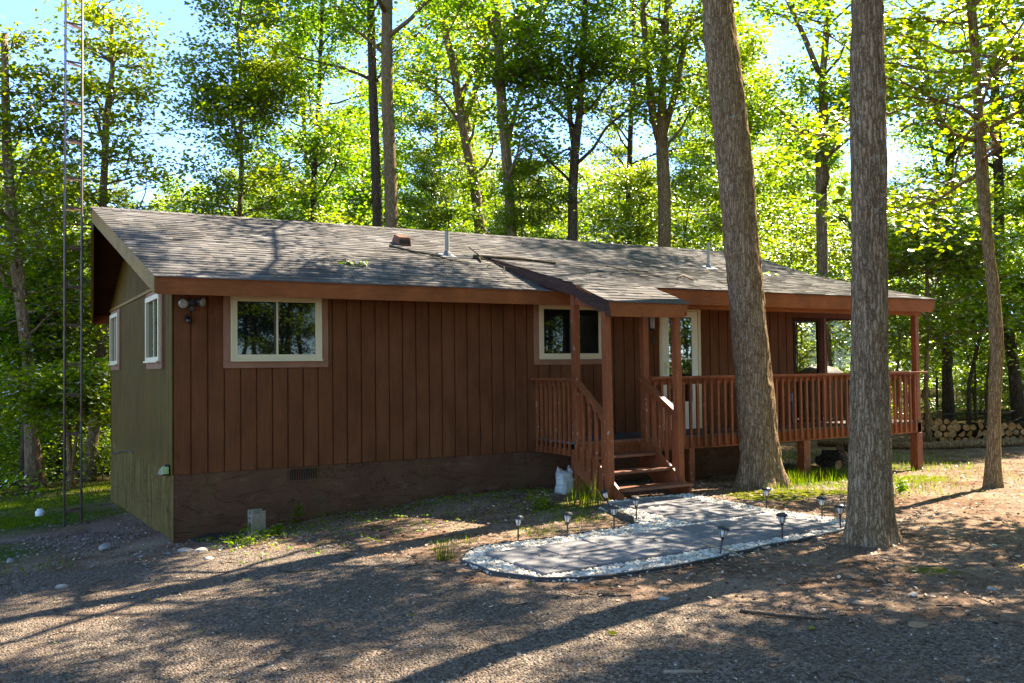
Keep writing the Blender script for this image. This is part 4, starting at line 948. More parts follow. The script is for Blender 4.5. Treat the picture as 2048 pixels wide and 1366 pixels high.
# sprout with big leaves on the upright oak
rng = np.random.RandomState(8); b0 = atZ(1712,470,9.0); sp = MB(); tips = []
for (x,y) in ((1640,395),(1652,425),(1690,375),(1700,400),(1662,398),(1676,432),(1696,452),(1642,420)):
    e_ = atZ(x,y,9.35+rng.uniform(-.12,.12)); mid = (b0+e_)/2+np.array([0,0,.05]); sp.tube([b0,mid,e_],[.006,.004,.002],5); tips.append(e_)
so_ = sp.build('sprout_stem',M['bark_dark'],TB)
P_ = np.concatenate([t_+rng.normal(0,.035,(5,3)) for t_ in tips]); 
V = leaf_verts(P_,rng.uniform(.09,.17,len(P_)),rng,.45,OVAL)-base_of(TB)
lo = bpy.data.objects.new('sprout_leaves',fast_mesh('sprout_leaves',V.reshape(-1,3),np.arange(V.shape[0]*8),np.arange(len(P_))*8,M['leaf_light'],False)); COL.objects.link(lo); lo.parent = TB

# -- trunks one can tell apart behind and beside the house
def px_tree(name, seed, main, Z, label, branches=(), bark='bark', leafm='leaf', crown=None, top=6.0, size=(.09,.16), zfoot=None, loc_jit=.25):
    """main/branches: photo centre lines (x, y, width px) at distance Z; goes down to the ground and on above the frame"""
    rng = np.random.RandomState(seed)
    P = [(atZ(x,y,Z),w_*Z/F_PX/2) for x,y,w_ in main]
    low = P[0][0]; zg = zfoot if zfoot is not None else gz(low[0],low[1])
    base = np.array([low[0],low[1],zg])
    if low[2] > zg+.5: P.insert(0,(np.array([low[0]+rng.normal(0,.1),low[1],zg-.3]),P[0][1]*1.25))
    else: P[0] = (np.array([low[0],low[1],zg-.3]),P[0][1]*1.3)
    def extend(P,n,step=1.5):
        d = P[-1][0]-P[-2][0]; d = d/np.linalg.norm(d); d = d*.7+np.array([0,0,.3])
        for k in range(n): 
            d = d+rng.normal(0,.08,3); d /= np.linalg.norm(d); P.append((P[-1][0]+d*step,P[-1][1]*.86))
        return P
    P = extend(P,int(top/1.5))
    # bend depth a little so a trunk is not a flat cut-out
    dj = np.cumsum(rng.normal(0,loc_jit*.4,len(P))); fwd = _fw*np.array([1,1,0])
    P = [(p+fwd*j*(1 if i else 0)-base,r) for i,((p,r),j) in enumerate(zip(P,dj))]
    trunk = [p for p,_ in P]; trad = [r for _,r in P]
    ex = []
    for br in branches:
        B = [(atZ(x,y,Z),w_*Z/F_PX/2) for x,y,w_ in br]
        B = extend(B,3,1.3) if br[-1][1] < 40 else B
        k = np.argmin([np.linalg.norm(t_+base-B[0][0]) for t_ in trunk]); 
        B = [(p-base+(fwd*dj[min(k,len(dj)-1)]),r) for p,r in B]; ex.append(([p for p,_ in B],[r for _,r in B]))
    h0,h1,nl,a_,kw = crown
    h1 = min(h1,trunk[-1][2]-.2)
    zs_ = np.array([t_[2] for t_ in trunk])
    wood,leaf = grow(trunk,trad,h0,h1,nl,dome(a_),rng,**kw)
    for pts,rad in ex:
        if len(pts) >= 3:
            w2_,l2_ = grow(pts,rad,pts[1][2],pts[-1][2],10,dome(a_*.7),rng,**kw); wood += w2_; leaf = np.concatenate([leaf,l2_])
    R = empty(name,base); tag(R,label,'tree')
    V,L,S = tube_np([(trunk,trad)]+ex+wood,10)
    to = bpy.data.objects.new('trunk',fast_mesh('trunk',V,L,S,M[bark],True)); COL.objects.link(to); to.parent = R
    co = bpy.data.objects.new('crown',leaves_mesh('crown',leaf,rng.uniform(size[0],size[1],len(leaf)),rng,M[leafm],.55)); COL.objects.link(co); co.parent = R
    return R
K = dict(twig_n=10,leaf_per=28,rise=(.3,.95))
KF = dict(twig_n=8,leaf_per=25,rise=(-.1,.4),flat=.3)
px_tree('oak_tree',101,[(785,455,27),(781,330,25),(775,200,24),(772,80,23),(770,0,22)],24,'straight grey brown trunk right of the dark twin above the roof middle',crown=(10.5,20,18,2.4,K),bark='bark_tan')
px_tree('oak_tree',102,[(757,450,20),(752,330,19),(748,180,18),(745,60,16),(744,0,15)],26,'dark straight trunk close left of the grey brown one above the roof',crown=(10,20,18,2.4,K),bark='bark_dark')
px_tree('oak_tree',103,[(1024,473,20),(1016,350,21),(1003,200,20),(998,100,19),(990,0,17)],25,'lichen mottled trunk with a slender right hand limb above the roof',[[(1014,290,10),(1035,210,8),(1055,160,7),(1075,100,6)],[(1003,120,9),(1040,85,7),(1070,60,6),(1092,15,5)]],crown=(7,19,24,2.3,K))
px_tree('oak_tree',104,[(962,470,24),(950,380,20),(925,250,17),(905,120,15),(880,30,13)],30,'stout trunk bending left behind the lichen mottled one',[[(925,250,12),(960,150,12),(975,50,11)]],crown=(8,19,24,2.5,K))
px_tree('oak_tree',105,[(1145,478,20),(1146,380,19),(1150,300,18),(1160,220,14),(1166,100,14),(1172,0,13)],25,'slender trunk forking low into two stems right of the sky gap',[[(1148,300,11),(1139,230,10),(1138,150,9)]],crown=(6.5,18,24,2.1,K),bark='bark_dark')
px_tree('oak_tree',106,[(1327,490,26),(1324,390,25),(1320,280,24),(1322,180,15),(1326,90,14),(1330,20,12)],27,'thick trunk splitting into three upright limbs left of the leaning oak',[[(1318,290,20),(1302,230,16),(1290,120,13),(1283,30,11)],[(1324,270,15),(1345,200,13),(1362,110,12),(1378,40,10)]],crown=(8,19,26,2.6,K))
px_tree('oak_tree',107,[(1646,560,22),(1646,450,22),(1645,330,22),(1648,235,20),(1645,160,14),(1652,60,13),(1655,0,12)],26,'crooked limbed trunk seen between the two big front oaks',[[(1652,262,12),(1680,242,12),(1712,232,10),(1750,215,7)],[(1642,262,8),(1600,262,6),(1560,272,5)],[(1640,150,12),(1612,80,11),(1580,10,9)]],crown=(6.5,18,26,2.5,K))
px_tree('ash_tree',108,[(1256,485,12),(1257,380,11),(1260,250,10),(1268,120,9)],31,'thin dark trunk rising behind the roof right of the forked one',crown=(5,17,28,2.2,K),bark='bark_dark')
px_tree('ash_tree',109,[(480,430,10),(482,330,9),(481,220,8),(479,120,7),(476,60,6)],29,'airy young tree with sunlit leaves standing right of the open sky',[[(481,300,6),(465,240,5),(455,190,4)],[(482,240,5),(505,190,4),(525,150,3)]],crown=(2.0,17,66,1.8,dict(KF,leaf_per=34)),leafm='leaf_light',top=5)
px_tree('oak_tree',110,[(75,990,34),(66,880,28),(58,760,26),(40,560,24),(20,430,20),(6,300,18),(2,180,15),(-2,60,12)],21,'grey trunk curving up left along the left picture edge',crown=(2.6,12,44,1.1,KF),leafm='leaf',top=1.0)
px_tree('oak_tree',111,[(176,985,24),(187,900,22),(200,800,21),(208,700,19),(214,600,17),(216,400,14),(228,230,12),(238,150,9)],23,'trunk leaning right just behind the antenna ladder',[[(222,300,8),(205,235,6)],[(228,240,7),(245,190,5)]],crown=(3.0,13,46,1.15,KF),leafm='leaf_light',top=2.2)
px_tree('elm_tree',112,[(47,985,16),(50,850,13),(52,740,12),(30,690,7),(12,620,5)],22,'dark slim trunk left of the grey curving one',[[(52,740,9),(56,650,8),(50,560,7)]],crown=(2.2,7.5,26,.8,KF),bark='bark_dark',top=1)
px_tree('elm_tree',113,[(98,975,11),(97,850,10),(94,700,9),(90,560,8),(96,400,7)],25,'thin dark trunk right of the grey curving one',crown=(2.4,9.5,26,.7,KF),bark='bark_dark',top=1.5)
px_tree('elm_tree',114,[(118,975,15),(120,850,13),(120,720,11),(117,560,9),(108,420,7)],24,'brown trunk seen through the antenna ladder',[[(120,760,7),(95,660,6),(60,600,5),(20,560,4)]],crown=(2.6,9.0,26,.8,KF),bark='bark_dark',top=1.5)
px_tree('elm_tree',115,[(145,985,13),(140,900,10),(130,830,8),(118,740,6)],20,'small forked trunk at the foot of the antenna ladder',[[(146,940,8),(155,860,7),(158,780,6)]],crown=(1.8,5,16,.8,KF),bark='bark_tan',top=1)
px_tree('oak_tree',116,[(1899,842,22),(1898,750,20),(1897,600,20),(1897,450,18),(1902,320,16),(1912,220,13),(1930,150,10)],29,'dark upright trunk behind the left end of the firewood',[[(1903,320,8),(1925,285,6),(1950,265,5)]],crown=(5.2,13,28,2.2,KF),bark='bark_dark',top=3)
px_tree('oak_tree',117,[(1893,640,14),(1888,520,13),(1880,420,11),(1870,320,9),(1862,280,7)],33,'curved dark trunk rising left of the upright one beyond the porch',crown=(4.5,11,26,2.0,KF),bark='bark_dark',top=1)
px_tree('oak_tree',118,[(2042,862,24),(2030,740,22),(2018,620,21),(2008,500,20),(2000,380,19),(1992,250,18),(1986,130,16),(1984,30,14)],27,'leaning dark trunk at the right edge beyond the maple',crown=(7,17,26,2.3,K),bark='bark_dark')
px_tree('sapling_tree',119,[(1936,838,8),(1942,770,8),(1962,690,7),(1978,620,6),(1990,540,5)],26,'bent thin sapling over the firewood',crown=(3.2,6.5,14,1.3,KF),bark='bark_dark',top=1)
px_tree('sapling_tree',120,[(1858,872,11),(1860,780,9),(1862,640,8),(1868,500,7),(1872,400,5)],22,'narrow grey sapling just right of the porch corner post',[[(1863,640,5),(1880,560,4),(1895,500,3)]],crown=(2.0,8.0,26,1.7,KF),leafm='leaf',top=1.2)
px_tree('sapling_tree',121,[(1968,835,5),(1972,760,5),(1980,690,4),(1985,620,4)],25,'very thin straight sapling left of the maple trunk',crown=(2.8,6,12,1.2,KF),bark='bark_dark',top=.8)

# -- the woods behind
rng = np.random.RandomState(77)
def skyline(x):
    xs = [-400,0,120,200,250,268,285,330,345,380,420,3000]; ys = [60,55,60,95,150,300,352,352,300,90,-2000,-2000]
    return float(np.interp(x,xs,ys))
def gap(x, r):      # horizon-side limit: the lowest skyline a crown of half width r (px) would cover
    v = max(skyline(x+k*r) for k in (-1,-.6,-.3,0,.3,.6,1))
    for c,hw,yl in ((1097,38,335),(1815,28,405)):
        if abs(x-c) < hw+r*.85: v = max(v,yl)
    return v
placed = []
def clear_ok(x,y):
    if -3.2 < x < 17 and -40 < y < 9.6: return False
    if x >= 17 and y < 5+ (x-17)*.25 and x < 24: return False
    if x < -3 and y < 6: return False
    return True
nt_ = nu_ = ns_ = 0
tries = 0
while tries < 20000 and (nt_ < 150 or nu_ < 165):
    tries += 1
    px = rng.uniform(-260,2330); Z = 20+ (70)*rng.uniform(0,1)**1.15
    p = atZ(px,700,Z); x,y = p[0],p[1]
    if not clear_ok(x,y): continue
    kind = 'T' if rng.uniform() < .5 else 'U'
    mind = 2.3 if kind == 'T' else 1.9
    if any((x-a)**2+(y-b)**2 < (mind if k_ == kind else 1.0)**2 for a,b,k_ in placed): continue
    g0 = gz(x,y)
    if px < 260 and Z < 27: continue
    if kind == 'T':
        if nt_ >= 150 or Z < 25 or (px < 560 and Z < 36) or (px < 760 and Z < 28): continue
        pr_ = PROTO[rng.randint(len(PROTO))]; s = rng.uniform(.85,1.15); H_ = [17,19,16,20,14][PROTO.index(pr_)]*s
        yl = gap(px,3.9*s*F_PX/Z); zmax = CAM[2]+(735-yl)*Z/F_PX
        if g0+H_ > zmax:
            s2 = (zmax-g0)/H_*s
            if s2 < .42: continue
            s = s2
        if px < 560: s = min(s,15.5/H_*s)
        if 17 < x < 44 and -4 < y < 15: s = min(s,12.5/H_*s)
        put(pr_,x,y,rng.uniform(0,6.28),s,'tall leafy woodland tree standing among others in the woods behind the house','tree','woodland trees behind the house'); nt_ += 1
    else:
        if nu_ >= 165 or (17 < x < 36 and y < 17 and rng.uniform() < .55) or (-5 < x < 11 and y < 14.5) or (-5 < x < 9 and y < 18 and rng.uniform() < .5): continue
        pr_ = UNDER[rng.randint(len(UNDER))]; s = rng.uniform(.75,1.25); H_ = [8,10,6.5,9][UNDER.index(pr_)]*s
        yl = gap(px,3.1*s*F_PX/Z); zmax = CAM[2]+(735-yl)*Z/F_PX
        if g0+H_ > zmax:
            s2 = (zmax-g0)/H_*s
            if s2 < .4: continue
            s = s2
        put(pr_,x,y,rng.uniform(0,6.28),s,'small bushy understory tree with layered leaves below the tall woods','tree','understory trees below the tall woods'); nu_ += 1
    placed.append((x,y,kind))
nf_ = 0
while nf_ < 70:
    px = rng.uniform(-350,2400); Z = rng.uniform(60,125); p = atZ(px,700,Z); x,y = p[0],p[1]
    pr_ = (UNDER+PROTO)[rng.randint(9)]; H_ = [8,10,6.5,9,17,19,16,20,14][(UNDER+PROTO).index(pr_)]; s = rng.uniform(.9,1.3)
    yl = gap(px,3.2*s*F_PX/Z); zmax = CAM[2]+(735-yl)*Z/F_PX
    if gz(x,y)+H_*s > zmax: s = (zmax-gz(x,y))/H_
    put(pr_,x,y,rng.uniform(0,6.28),s,'leafy tree in the far depth of the woods','tree','far trees deep in the woods'); nf_ += 1
tries = 0
while ns_ < 34 and tries < 5000:
    tries += 1
    px = rng.choice([rng.uniform(-150,235),rng.uniform(1780,2200)],p=[.7,.3]); Z = rng.uniform(23,45)
    p = atZ(px,700,Z); x,y = p[0],p[1]
    if not clear_ok(x,y) : continue
    if px > 1700 and Z < 34: continue
    put(SHRUB[rng.randint(3)],x,y,rng.uniform(0,6.28),rng.uniform(.6,1.1),'leafy forest shrub on the woodland floor between the trunks','shrub','shrubs on the woodland floor'); ns_ += 1
# -- trees of the same wood standing right of and behind the photographer: they shade the drive and show in the window glass
for i,(x,y,k,s) in enumerate(((10.4,-7.0,2,.8),(12.5,-9.6,0,.8),(18.5,-13.5,2,.9),(24.5,-9.0,4,.9),(30,-12,0,1),(6,-29,0,1),(12,-30,1,1),(1,-31,2,1),(18,-27,4,1),(-5,-30,3,.9),(-10,-26,2,.9),(3,-35,0,1),(9,-34,4,1),(-3,-37,1,1),(15,-33,2,1),(26,-20,0,1),(20,-31,3,1),(-13,-30,0,1),(5,-38,3,1.1),(12,-37,1,1.1),(25,-28,2,1.1),(34,-22,1,1.1),(38,-16,3,1.1))):
    put(PROTO[k],x,y,i*1.7,s,'woodland tree standing across the yard reflected in the window glass','tree','woodland trees across the yard')
for i,(x,y,k) in enumerate(((13.5,-11.0,0),(17.2,-10.4,2),(19.3,-12.6,2),(22,-14,1),(25,-12,3),(8,-27,1),(3.5,-28,0),(0,-28,3),(-4,-27,1),(10,-31,1),(14,-28,1),(22,-22,1),(29,-16,1))):
    put(UNDER[k],x,y,i*2.1,1.0,'bushy small tree across the yard reflected in the door glass','tree','small trees across the yard')

rng = np.random.RandomState(15)
for i in range(44):
    a = math.radians(rng.uniform(-32,74)); r_ = rng.uniform(31,48); x,y = 4+math.sin(a)*r_, -2-math.cos(a)*r_
    put(UNDER[i%4] if i%3 else PROTO[i%5],x,y,rng.uniform(0,6.28),rng.uniform(.95,1.35),'leafy tree across the drive reflected in the window glass','tree','trees across the drive')

rng = np.random.RandomState(44); n = 170000
px = rng.uniform(-500,2550,n); Z = rng.uniform(95,150,n); d_ = np.array([ray(a,690) for a in px[:1]])
R_ = _fw[None]+_rt[None]*((px-1024)/F_PX)[:,None]; P_ = CAM[None,:2]+R_[:,:2]*Z[:,None]
top = 17+7*vnoise(px/70,Z/30,5)+4*vnoise(px/22,Z/9,6); lim = np.array([min(60,1.3+(735-max(skyline(a),335 if abs(a-1097) < 55 else -900,390 if abs(a-1815) < 45 else -900))/F_PX*z_) for a,z_ in zip(px,Z)])
h_ = rng.uniform(0,1,n)**.8*np.minimum(top,lim+2.2); keepm = vnoise(px/9,h_*.7,8)+.5*vnoise(px/30,h_*.25,9) > .45
P3 = np.concatenate([P_,(h_-2.2)[:,None]],1)[keepm]
o = bpy.data.objects.new('distant_woods',leaves_mesh('distant_woods',P3,rng.uniform(.35,.7,len(P3)),rng,M['leaf'],.6)); COL.objects.link(o); tag(o,'far green wall of woods closing the view between the trunks','woods',kind='stuff')
# ------------------------------------------------------------------ antenna mast beside the gable
A_ = empty('antenna_mast',(-.86,3.35,gz(-.86,3.35)),'tall narrow steel antenna mast like a ladder beside the gable end','antenna mast')
def rust_mat(t,b):
    v = coords(t,(1,1,1)); n = noise(t,v,5,5,.7); c = ramp(t,n.outputs[0],[(.35,(.16,.15,.13)),(.55,(.14,.11,.085)),(.7,(.16,.075,.045))]).outputs[0]; t.links.new(c,b.inputs['Base Color'])
M['mast'] = mat('weathered_mast_steel',(.16,.14,.12),.6,.4,.25,rust_mat)
M['rung'] = wood_paint('rusted_rung_steel',(.20,.10,.065),(.13,.10,.08),(10,10,10),rough=.7)
LEGS = [(-.985,3.30),(-.752,3.34),(-.735,3.545)]
for x,y in LEGS:
    p_ = MB(); p_.tube([(x,y,gz(x,y)-.3),(x,y,3.0),(x+.008,y,9.5)],.0165,10); p_.build('leg',M['mast'],A_,smooth=True)
zr_ = [-.79,-.22,.36,.945,1.40,1.99,2.57,3.155,3.76,4.215,4.785,5.38,5.98,6.57,7.16,7.75,8.3]
for i,z in enumerate(zr_):
    p_ = MB(); a,b,c = [Vector((x,y,z)) for x,y in LEGS]; dz = .045
    for q,r_ in ((a,b),(b,c),(c,a)):
        m_ = (q+r_)/2; p_.beam(q,r_+Vector((0,0,.0)),.008,.026); p_.beam(q+Vector((0,0,.0)),r_-Vector((0,0,dz)),.006,.012)
    p_.build('rung',M['rung'],A_)
p_ = MB(); p_.tube([(-.752,3.34,3.62),(-.60,3.32,3.62)],.012,8); p_.tube([(-.752,3.34,3.46),(-.60,3.32,3.46)],.012,8); p_.box(-.612,-.60,3.25,3.40,3.42,3.66); p_.build('wall_bracket',M['rung'],A_)

# ------------------------------------------------------------------ small things on the ground
def path_light():
    R = empty('path_light',(0,0,0))
    p = MB(); p.tube([(0,0,-.06),(0,0,.150)],.0085,8); p.lathe([(.010,.140),(.016,.150),(.020,.160),(.022,.165)],12); p.build('stake',M['black'],R,local=True)
    p = MB(); p.lathe([(.023,.1655),(.040,.232)],14); p.build('lens',M['lens'],R,smooth=True,local=True)
    p = MB()
    for k in range(6):
        q = k*math.pi/3; p.beam((.0245*math.cos(q),.0245*math.sin(q),.165),(.0425*math.cos(q),.0425*math.sin(q),.233),.005,.004)
    p.lathe([(.058,.2325),(.060,.240),(.050,.256),(.028,.267),(.008,.270)],18); p.build('cap',M['black'],R,local=True)
    return R
M['lens'] = mat('clear_plastic_lens',(.55,.53,.48),.15,.6)
PL0 = path_light()
PLS = [(1036,1083,(.03,0),'black solar path light upright at the left bend of the white gravel'),
 (1134,1076,(.10,.02),'black solar path light tilted slightly right, second from the left end'),
 (1228,1060,(0,.02),'black solar path light directly below the tilted one at the steps'),
 (1222,1022,(.34,-.05),'solar path light leaning strongly right against the step stringer'),
 (1273,1040,(.02,0),'black solar path light in white chips just left of the upper pavers'),
 (1533,1019,(-.03,0),'black solar path light on the mossy side of the upper pavers'),
 (1644,1039,(.02,0),'black solar path light by the grass left of the big upright oak'),
 (1681,1058,(.02,.03),'silvery solar path light tight against the big upright oak'),
 (1565,1079,(.0,-.02),'silvery solar path light on the drive edge between the tilted one and the oak'),
 (1440,1110,(.20,.03),'black solar path light tilted right in the chips along the drive')]
for i,(x,y,tl,lab) in enumerate(PLS):
    o = PL0 if i == 0 else copy_tree(PL0)
    z = -.49; p = onz(x,y,z)
    for _ in range(4): z = gz(p[0],p[1])+.01; p = onz(x,y,z)
    o.location = (p[0],p[1],z); o.rotation_euler = (tl[1],tl[0],i*.7); tag(o,lab,'path light','solar path lights along the walkway')
# concrete block standing on end
def conc(t,b):
    v = coords(t,(1,1,1)); n = noise(t,v,60,4,.7); n2 = noise(t,v,7,4); c = ramp(t,n.outputs[0],[(.3,(.19,.165,.125)),(.7,(.33,.29,.225))]).outputs[0]
    c = mixc(t,c,(.7,.68,.55),ramp(t,n2.outputs[0],[(.4,(1,1,1)),(.65,(0,0,0))]).outputs[0],'MULTIPLY'); t.links.new(c,b.inputs['Base Color']); bump(t,n.outputs[0],b,.7,.005)
M['concrete'] = mat('rough_concrete',(.26,.23,.18),.95,.2,0,conc)
cbx,cby = .86,-.74; z0 = gz(cbx,cby)-.015; b = MB(); W_,Dp,Hh = .17,.20,.32; x0,y0 = cbx-W_/2,cby
def bx(u0,u1,v0,v1,w0,w1): b.box(x0+u0,x0+u1,y0+v0,y0+v1,z0+w0,z0+w1)
bx(0,W_,0,.035,0,Hh-.03); bx(0,W_,Dp-.035,Dp,0,Hh); bx(0,W_,.035,Dp-.035,0,.03); bx(0,W_,.035,Dp-.035,.175,.215); bx(0,W_,.035,Dp-.035,.235,.275); bx(W_-.03,W_,.035,Dp-.035,.03,.175)
b.hexa([(x0,y0,z0+Hh-.0299),(x0+.05,y0,z0+Hh-.0299),(x0+.05,y0+.035,z0+Hh-.0299),(x0,y0+.035,z0+Hh-.0299),(x0,y0,z0+Hh),(x0+.035,y0,z0+Hh-.005),(x0+.035,y0+.035,z0+Hh-.005),(x0,y0+.035,z0+Hh)])
b.hexa([(x0+.11,y0,z0+Hh-.0299),(x0+W_,y0,z0+Hh-.0299),(x0+W_,y0+.035,z0+Hh-.0299),(x0+.11,y0+.035,z0+Hh-.0299),(x0+.125,y0,z0+Hh-.008),(x0+W_,y0,z0+Hh),(x0+W_,y0+.035,z0+Hh),(x0+.125,y0+.035,z0+Hh-.008)])
o = b.build('concrete_block',M['concrete'],None,bevel=.006,loc=(cbx,cby+.1,z0)); o.rotation_euler = (0,0,0); tag(o,'hollow concrete block standing on end by the painted foundation','concrete block')
b = MB(); lx,ly = .40,-.40; zl = gz(lx,ly)+.012
b.lathe([(.25,-.02),(.255,.0),(.25,.018),(.235,.022),(.18,.016),(.05,.02),(.01,.02)],28,(lx,ly,zl)); o = b.build('round_lid',wood_paint('dark_grey_lid',(.045,.038,.032),(.03,.026,.022),(6,6,6),rough=.7),None,smooth=True,loc=(lx,ly,zl)); o.rotation_euler = (.05,-.06,0); tag(o,'round dark lid lying flat near the house corner','lid')
# crumpled sack
b = MB(); rng = np.random.RandomState(4); sxp,syp = 5.10,-.98; z0 = gz(sxp,syp)-.02; R_ = []
for j,(h,rx,ry,tw) in enumerate(((0,.10,.09,0),(.03,.125,.10,.02),(.10,.12,.10,.05),(.17,.115,.09,.1),(.22,.11,.085,.14),(.26,.12,.08,.16),(.29,.125,.07,.2),(.31,.10,.045,.2),(.29,.06,.02,.2))):
    ring = []
    for k in range(26):
        a = 2*math.pi*k/26; ca,sa = math.cos(a),math.sin(a); x = math.copysign(abs(ca)**.6,ca)*rx; y = math.copysign(abs(sa)**.6,sa)*ry
        w_ = 1+.10*math.sin(5*a+j*1.7)+rng.normal(0,.04); hh = h+(.03*math.sin(3*a+j) if j > 2 else 0)
        if j >= 5: hh += .10*abs(ca)**3*(1 if ca < 0 else .75)
        ring.append((sxp+(x*math.cos(tw)-y*math.sin(tw))*w_, syp+(x*math.sin(tw)+y*math.cos(tw))*w_, z0+hh+rng.normal(0,.006)))
    R_.append(ring)
b.add([p for r_ in R_ for p in r_],[(i*26+k,i*26+(k+1)%26,(i+1)*26+(k+1)%26,(i+1)*26+k) for i in range(len(R_)-1) for k in range(26)]+[tuple(k for k in range(26))[::-1]])
def sackm(t,b_):
    v = coords(t,(1,1,1)); n = noise(t,coords(t,(1,1,16)),1.6,3); c = mixc(t,(.50,.49,.44),(.22,.25,.28),ramp(t,n.outputs[0],[(.52,(0,0,0)),(.62,(.7,.7,.7))]).outputs[0]); t.links.new(c,b_.inputs['Base Color']); bump(t,noise(t,v,25,3).outputs[0],b_,.5,.01)
o = b.build('sack',mat('printed_plastic_sack',(.5,.5,.45),.5,.4,0,sackm),None,smooth=True,loc=(sxp,syp,z0)); tag(o,'crumpled white plastic sack with open torn top beside the porch post','sack')
b = MB(); P_ = onz(80,1031,-1.02); jx,jy = P_[0],P_[1]; jz = gz(jx,jy); P_ = onz(80,1031,jz); jx,jy = P_[0],P_[1]; jz = gz(jx,jy)
b.lathe([(.062,0),(.07,.012),(.07,.085),(.055,.10),(.045,.104),(.045,.125),(.04,.128)],18,(jx,jy,jz)); o = b.build('plastic_tub',mat('white_tub_plastic',(.72,.72,.68),.4),None,smooth=True,loc=(jx,jy,jz)); tag(o,'small white plastic tub on the grass left of the antenna mast','tub')
def ground_line(px, h):
    out = []
    for x,y in px:
        z = -.48; p = onz(x,y,z)
        for _ in range(6): z = gz(p[0],p[1])+h; p = onz(x,y,z)
        out.append((p[0],p[1],z))
    return out
twig('stick',ground_line([(1408,1088),(1432,1094),(1462,1102),(1487,1115)],.05),.012,.008,M['pale_stick'],'pale broken stick lying across the edging and white gravel','stick')
twig('stick',ground_line([(1480,1222),(1560,1231),(1640,1238),(1690,1241)],.012),.012,.006,M['bark_stick'],'long thin dark stick on the earth at the drive edge','stick')
twig('stick',ground_line([(900,1272),(925,1270),(948,1277)],.014),.011,.006,M['bark_stick'],'short curved dark twig on the shaded drive','stick',[ground_line([(925,1270),(945,1263)],.02)])
twig('stick',ground_line([(1328,1345),(1370,1343),(1405,1344)],.012),.014,.010,M['pale_stick'],'tan stick on the drive near the bottom of the picture','stick')
twig('stick',ground_line([(1620,1355),(1632,1345),(1642,1362)],.012),.012,.005,M['bark_stick'],'bent dark twig on the drive at the bottom right','stick')
twig('stick',ground_line([(555,1140),(590,1143),(640,1139)],.012),.010,.005,M['bark_stick'],'thin dark twig on the drive below the concrete block','stick')
twig('stick',ground_line([(1195,1188),(1230,1192),(1262,1190)],.014),.015,.009,M['bark_stick'],'dark rotten stick on the drive below the curved edging','stick')
p_ = ground_line([(1836,1254)],.0)[0]; b = MB(); b.lathe([(.062,-.02),(.065,.0),(.06,.02),(.01,.021)],14,p_); o = b.build('wood_slice',mat('sawn_wood',(.24,.14,.075),.85),None,loc=p_); tag(o,'flat round slice of sawn wood on the earth at the drive edge','wood slice')

# stones
def stone_noise(t,b):
    v = coords(t,(1,1,1)); n = noise(t,v,18,5,.65); g_ = N(t,'ShaderNodeObjectInfo')
    c = ramp(t,n.outputs[0],[(.3,(.17,.155,.135)),(.7,(.36,.33,.29))]).outputs[0]; t.links.new(c,b.inputs['Base Color']); bump(t,n.outputs[0],b,.6,.01)
M['stone'] = mat('field_stone',(.3,.28,.25),.9,.25,0,stone_noise)
rng = np.random.RandomState(21)
def rock(x,y,s,lab,seed):
    import bmesh
    bm = bmesh.new(); bmesh.ops.create_icosphere(bm,subdivisions=3,radius=1); r_ = np.random.RandomState(seed); ax = r_.normal(0,1,(7,3)); ax /= np.linalg.norm(ax,axis=1)[:,None]; dd = r_.uniform(.55,.9,7)
    for v in bm.verts:
        p = np.array(v.co); 
        for a_,d_ in zip(ax,dd):
            k = p@a_
            if k > d_: p = p-a_*(k-d_)*.9
        v.co = p*np.array([s*1.25,s*.9,s*.6])
    me = bpy.data.meshes.new('rock'); bm.to_mesh(me); bm.free(); me.materials.append(M['stone'])
    o = bpy.data.objects.new('rock',me); COL.objects.link(o); p = ground_line([(x,y)],0)[0]; o.location = (p[0],p[1],p[2]+s*.28); o.rotation_euler = (0,0,seed*1.3); tag(o,lab,'rock','loose rocks at the drive edge by the house')
for i,(x,y,s,lab) in enumerate(((211,1099,.085,'pale flat rock below the antenna mast at the drive edge'),(372,1106,.075,'angular grey rock just below the house corner'),(402,1107,.075,'squat grey rock left of the dark round lid'),(418,1121,.05,'small pale rock below the squat grey one'),
   (333,1110,.04,'little white rock left of the angular grey one'),(20,1125,.06,'low grey rock near the left edge of the drive'),(124,1177,.05,'thin pale slab on the left part of the drive'),(1828,1192,.035,'pale flat stone on the sunny earth right of the oak'),(1327,1200,.038,'reddish stone on the drive below the walkway'),(1846,1058,.035,'dark chunk of rock on the sunny earth behind the oak'),(1985,1180,.032,'brown lump of wood chip on the sunny earth at right'))): rock(x,y,s,lab,i+1)
def area(fn, n, rng, lo, hi, wfun):
    out = np.zeros((0,2))
    while len(out) < n:
        q = rng.uniform(lo,hi,(n*3,2)); q = q[rng.uniform(0,1,len(q)) < wfun(q)]; out = np.concatenate([out,q])
    return out[:n]
def near(q, lst):
    w_ = np.zeros(len(q))
    for cx,cy,r,a in lst: w_ = np.maximum(w_,a*np.exp(-((q[:,0]-cx)**2+(q[:,1]-cy)**2)/(r*r)))
    return w_
under_house = lambda q: (q[:,0] > .02)&(q[:,0] < 10.1)&(q[:,1] > -.02)&(q[:,1] < 6.6)
inbed = lambda q: inpoly(q,_bed)
indrive = lambda q: inpoly(q,_de)
q = area(None,900,rng,(-3,-3.2),(1.4,2.5),lambda q: near(q,[(-.4,-1.0,.6,.5),(.4,-1.0,.7,.8),(1.1,-1.3,.7,.5),(-1.2,1.2,1.0,.9),(-1.5,2.6,.8,.8),(2.2,-1.5,1.2,.25)])*~under_house(q))
M['peb'] = island_mat('mixed_small_stones',[(0,(.09,.075,.06)),(.5,(.16,.14,.115)),(.9,(.24,.215,.19)),(1,(.38,.35,.32))],.9)
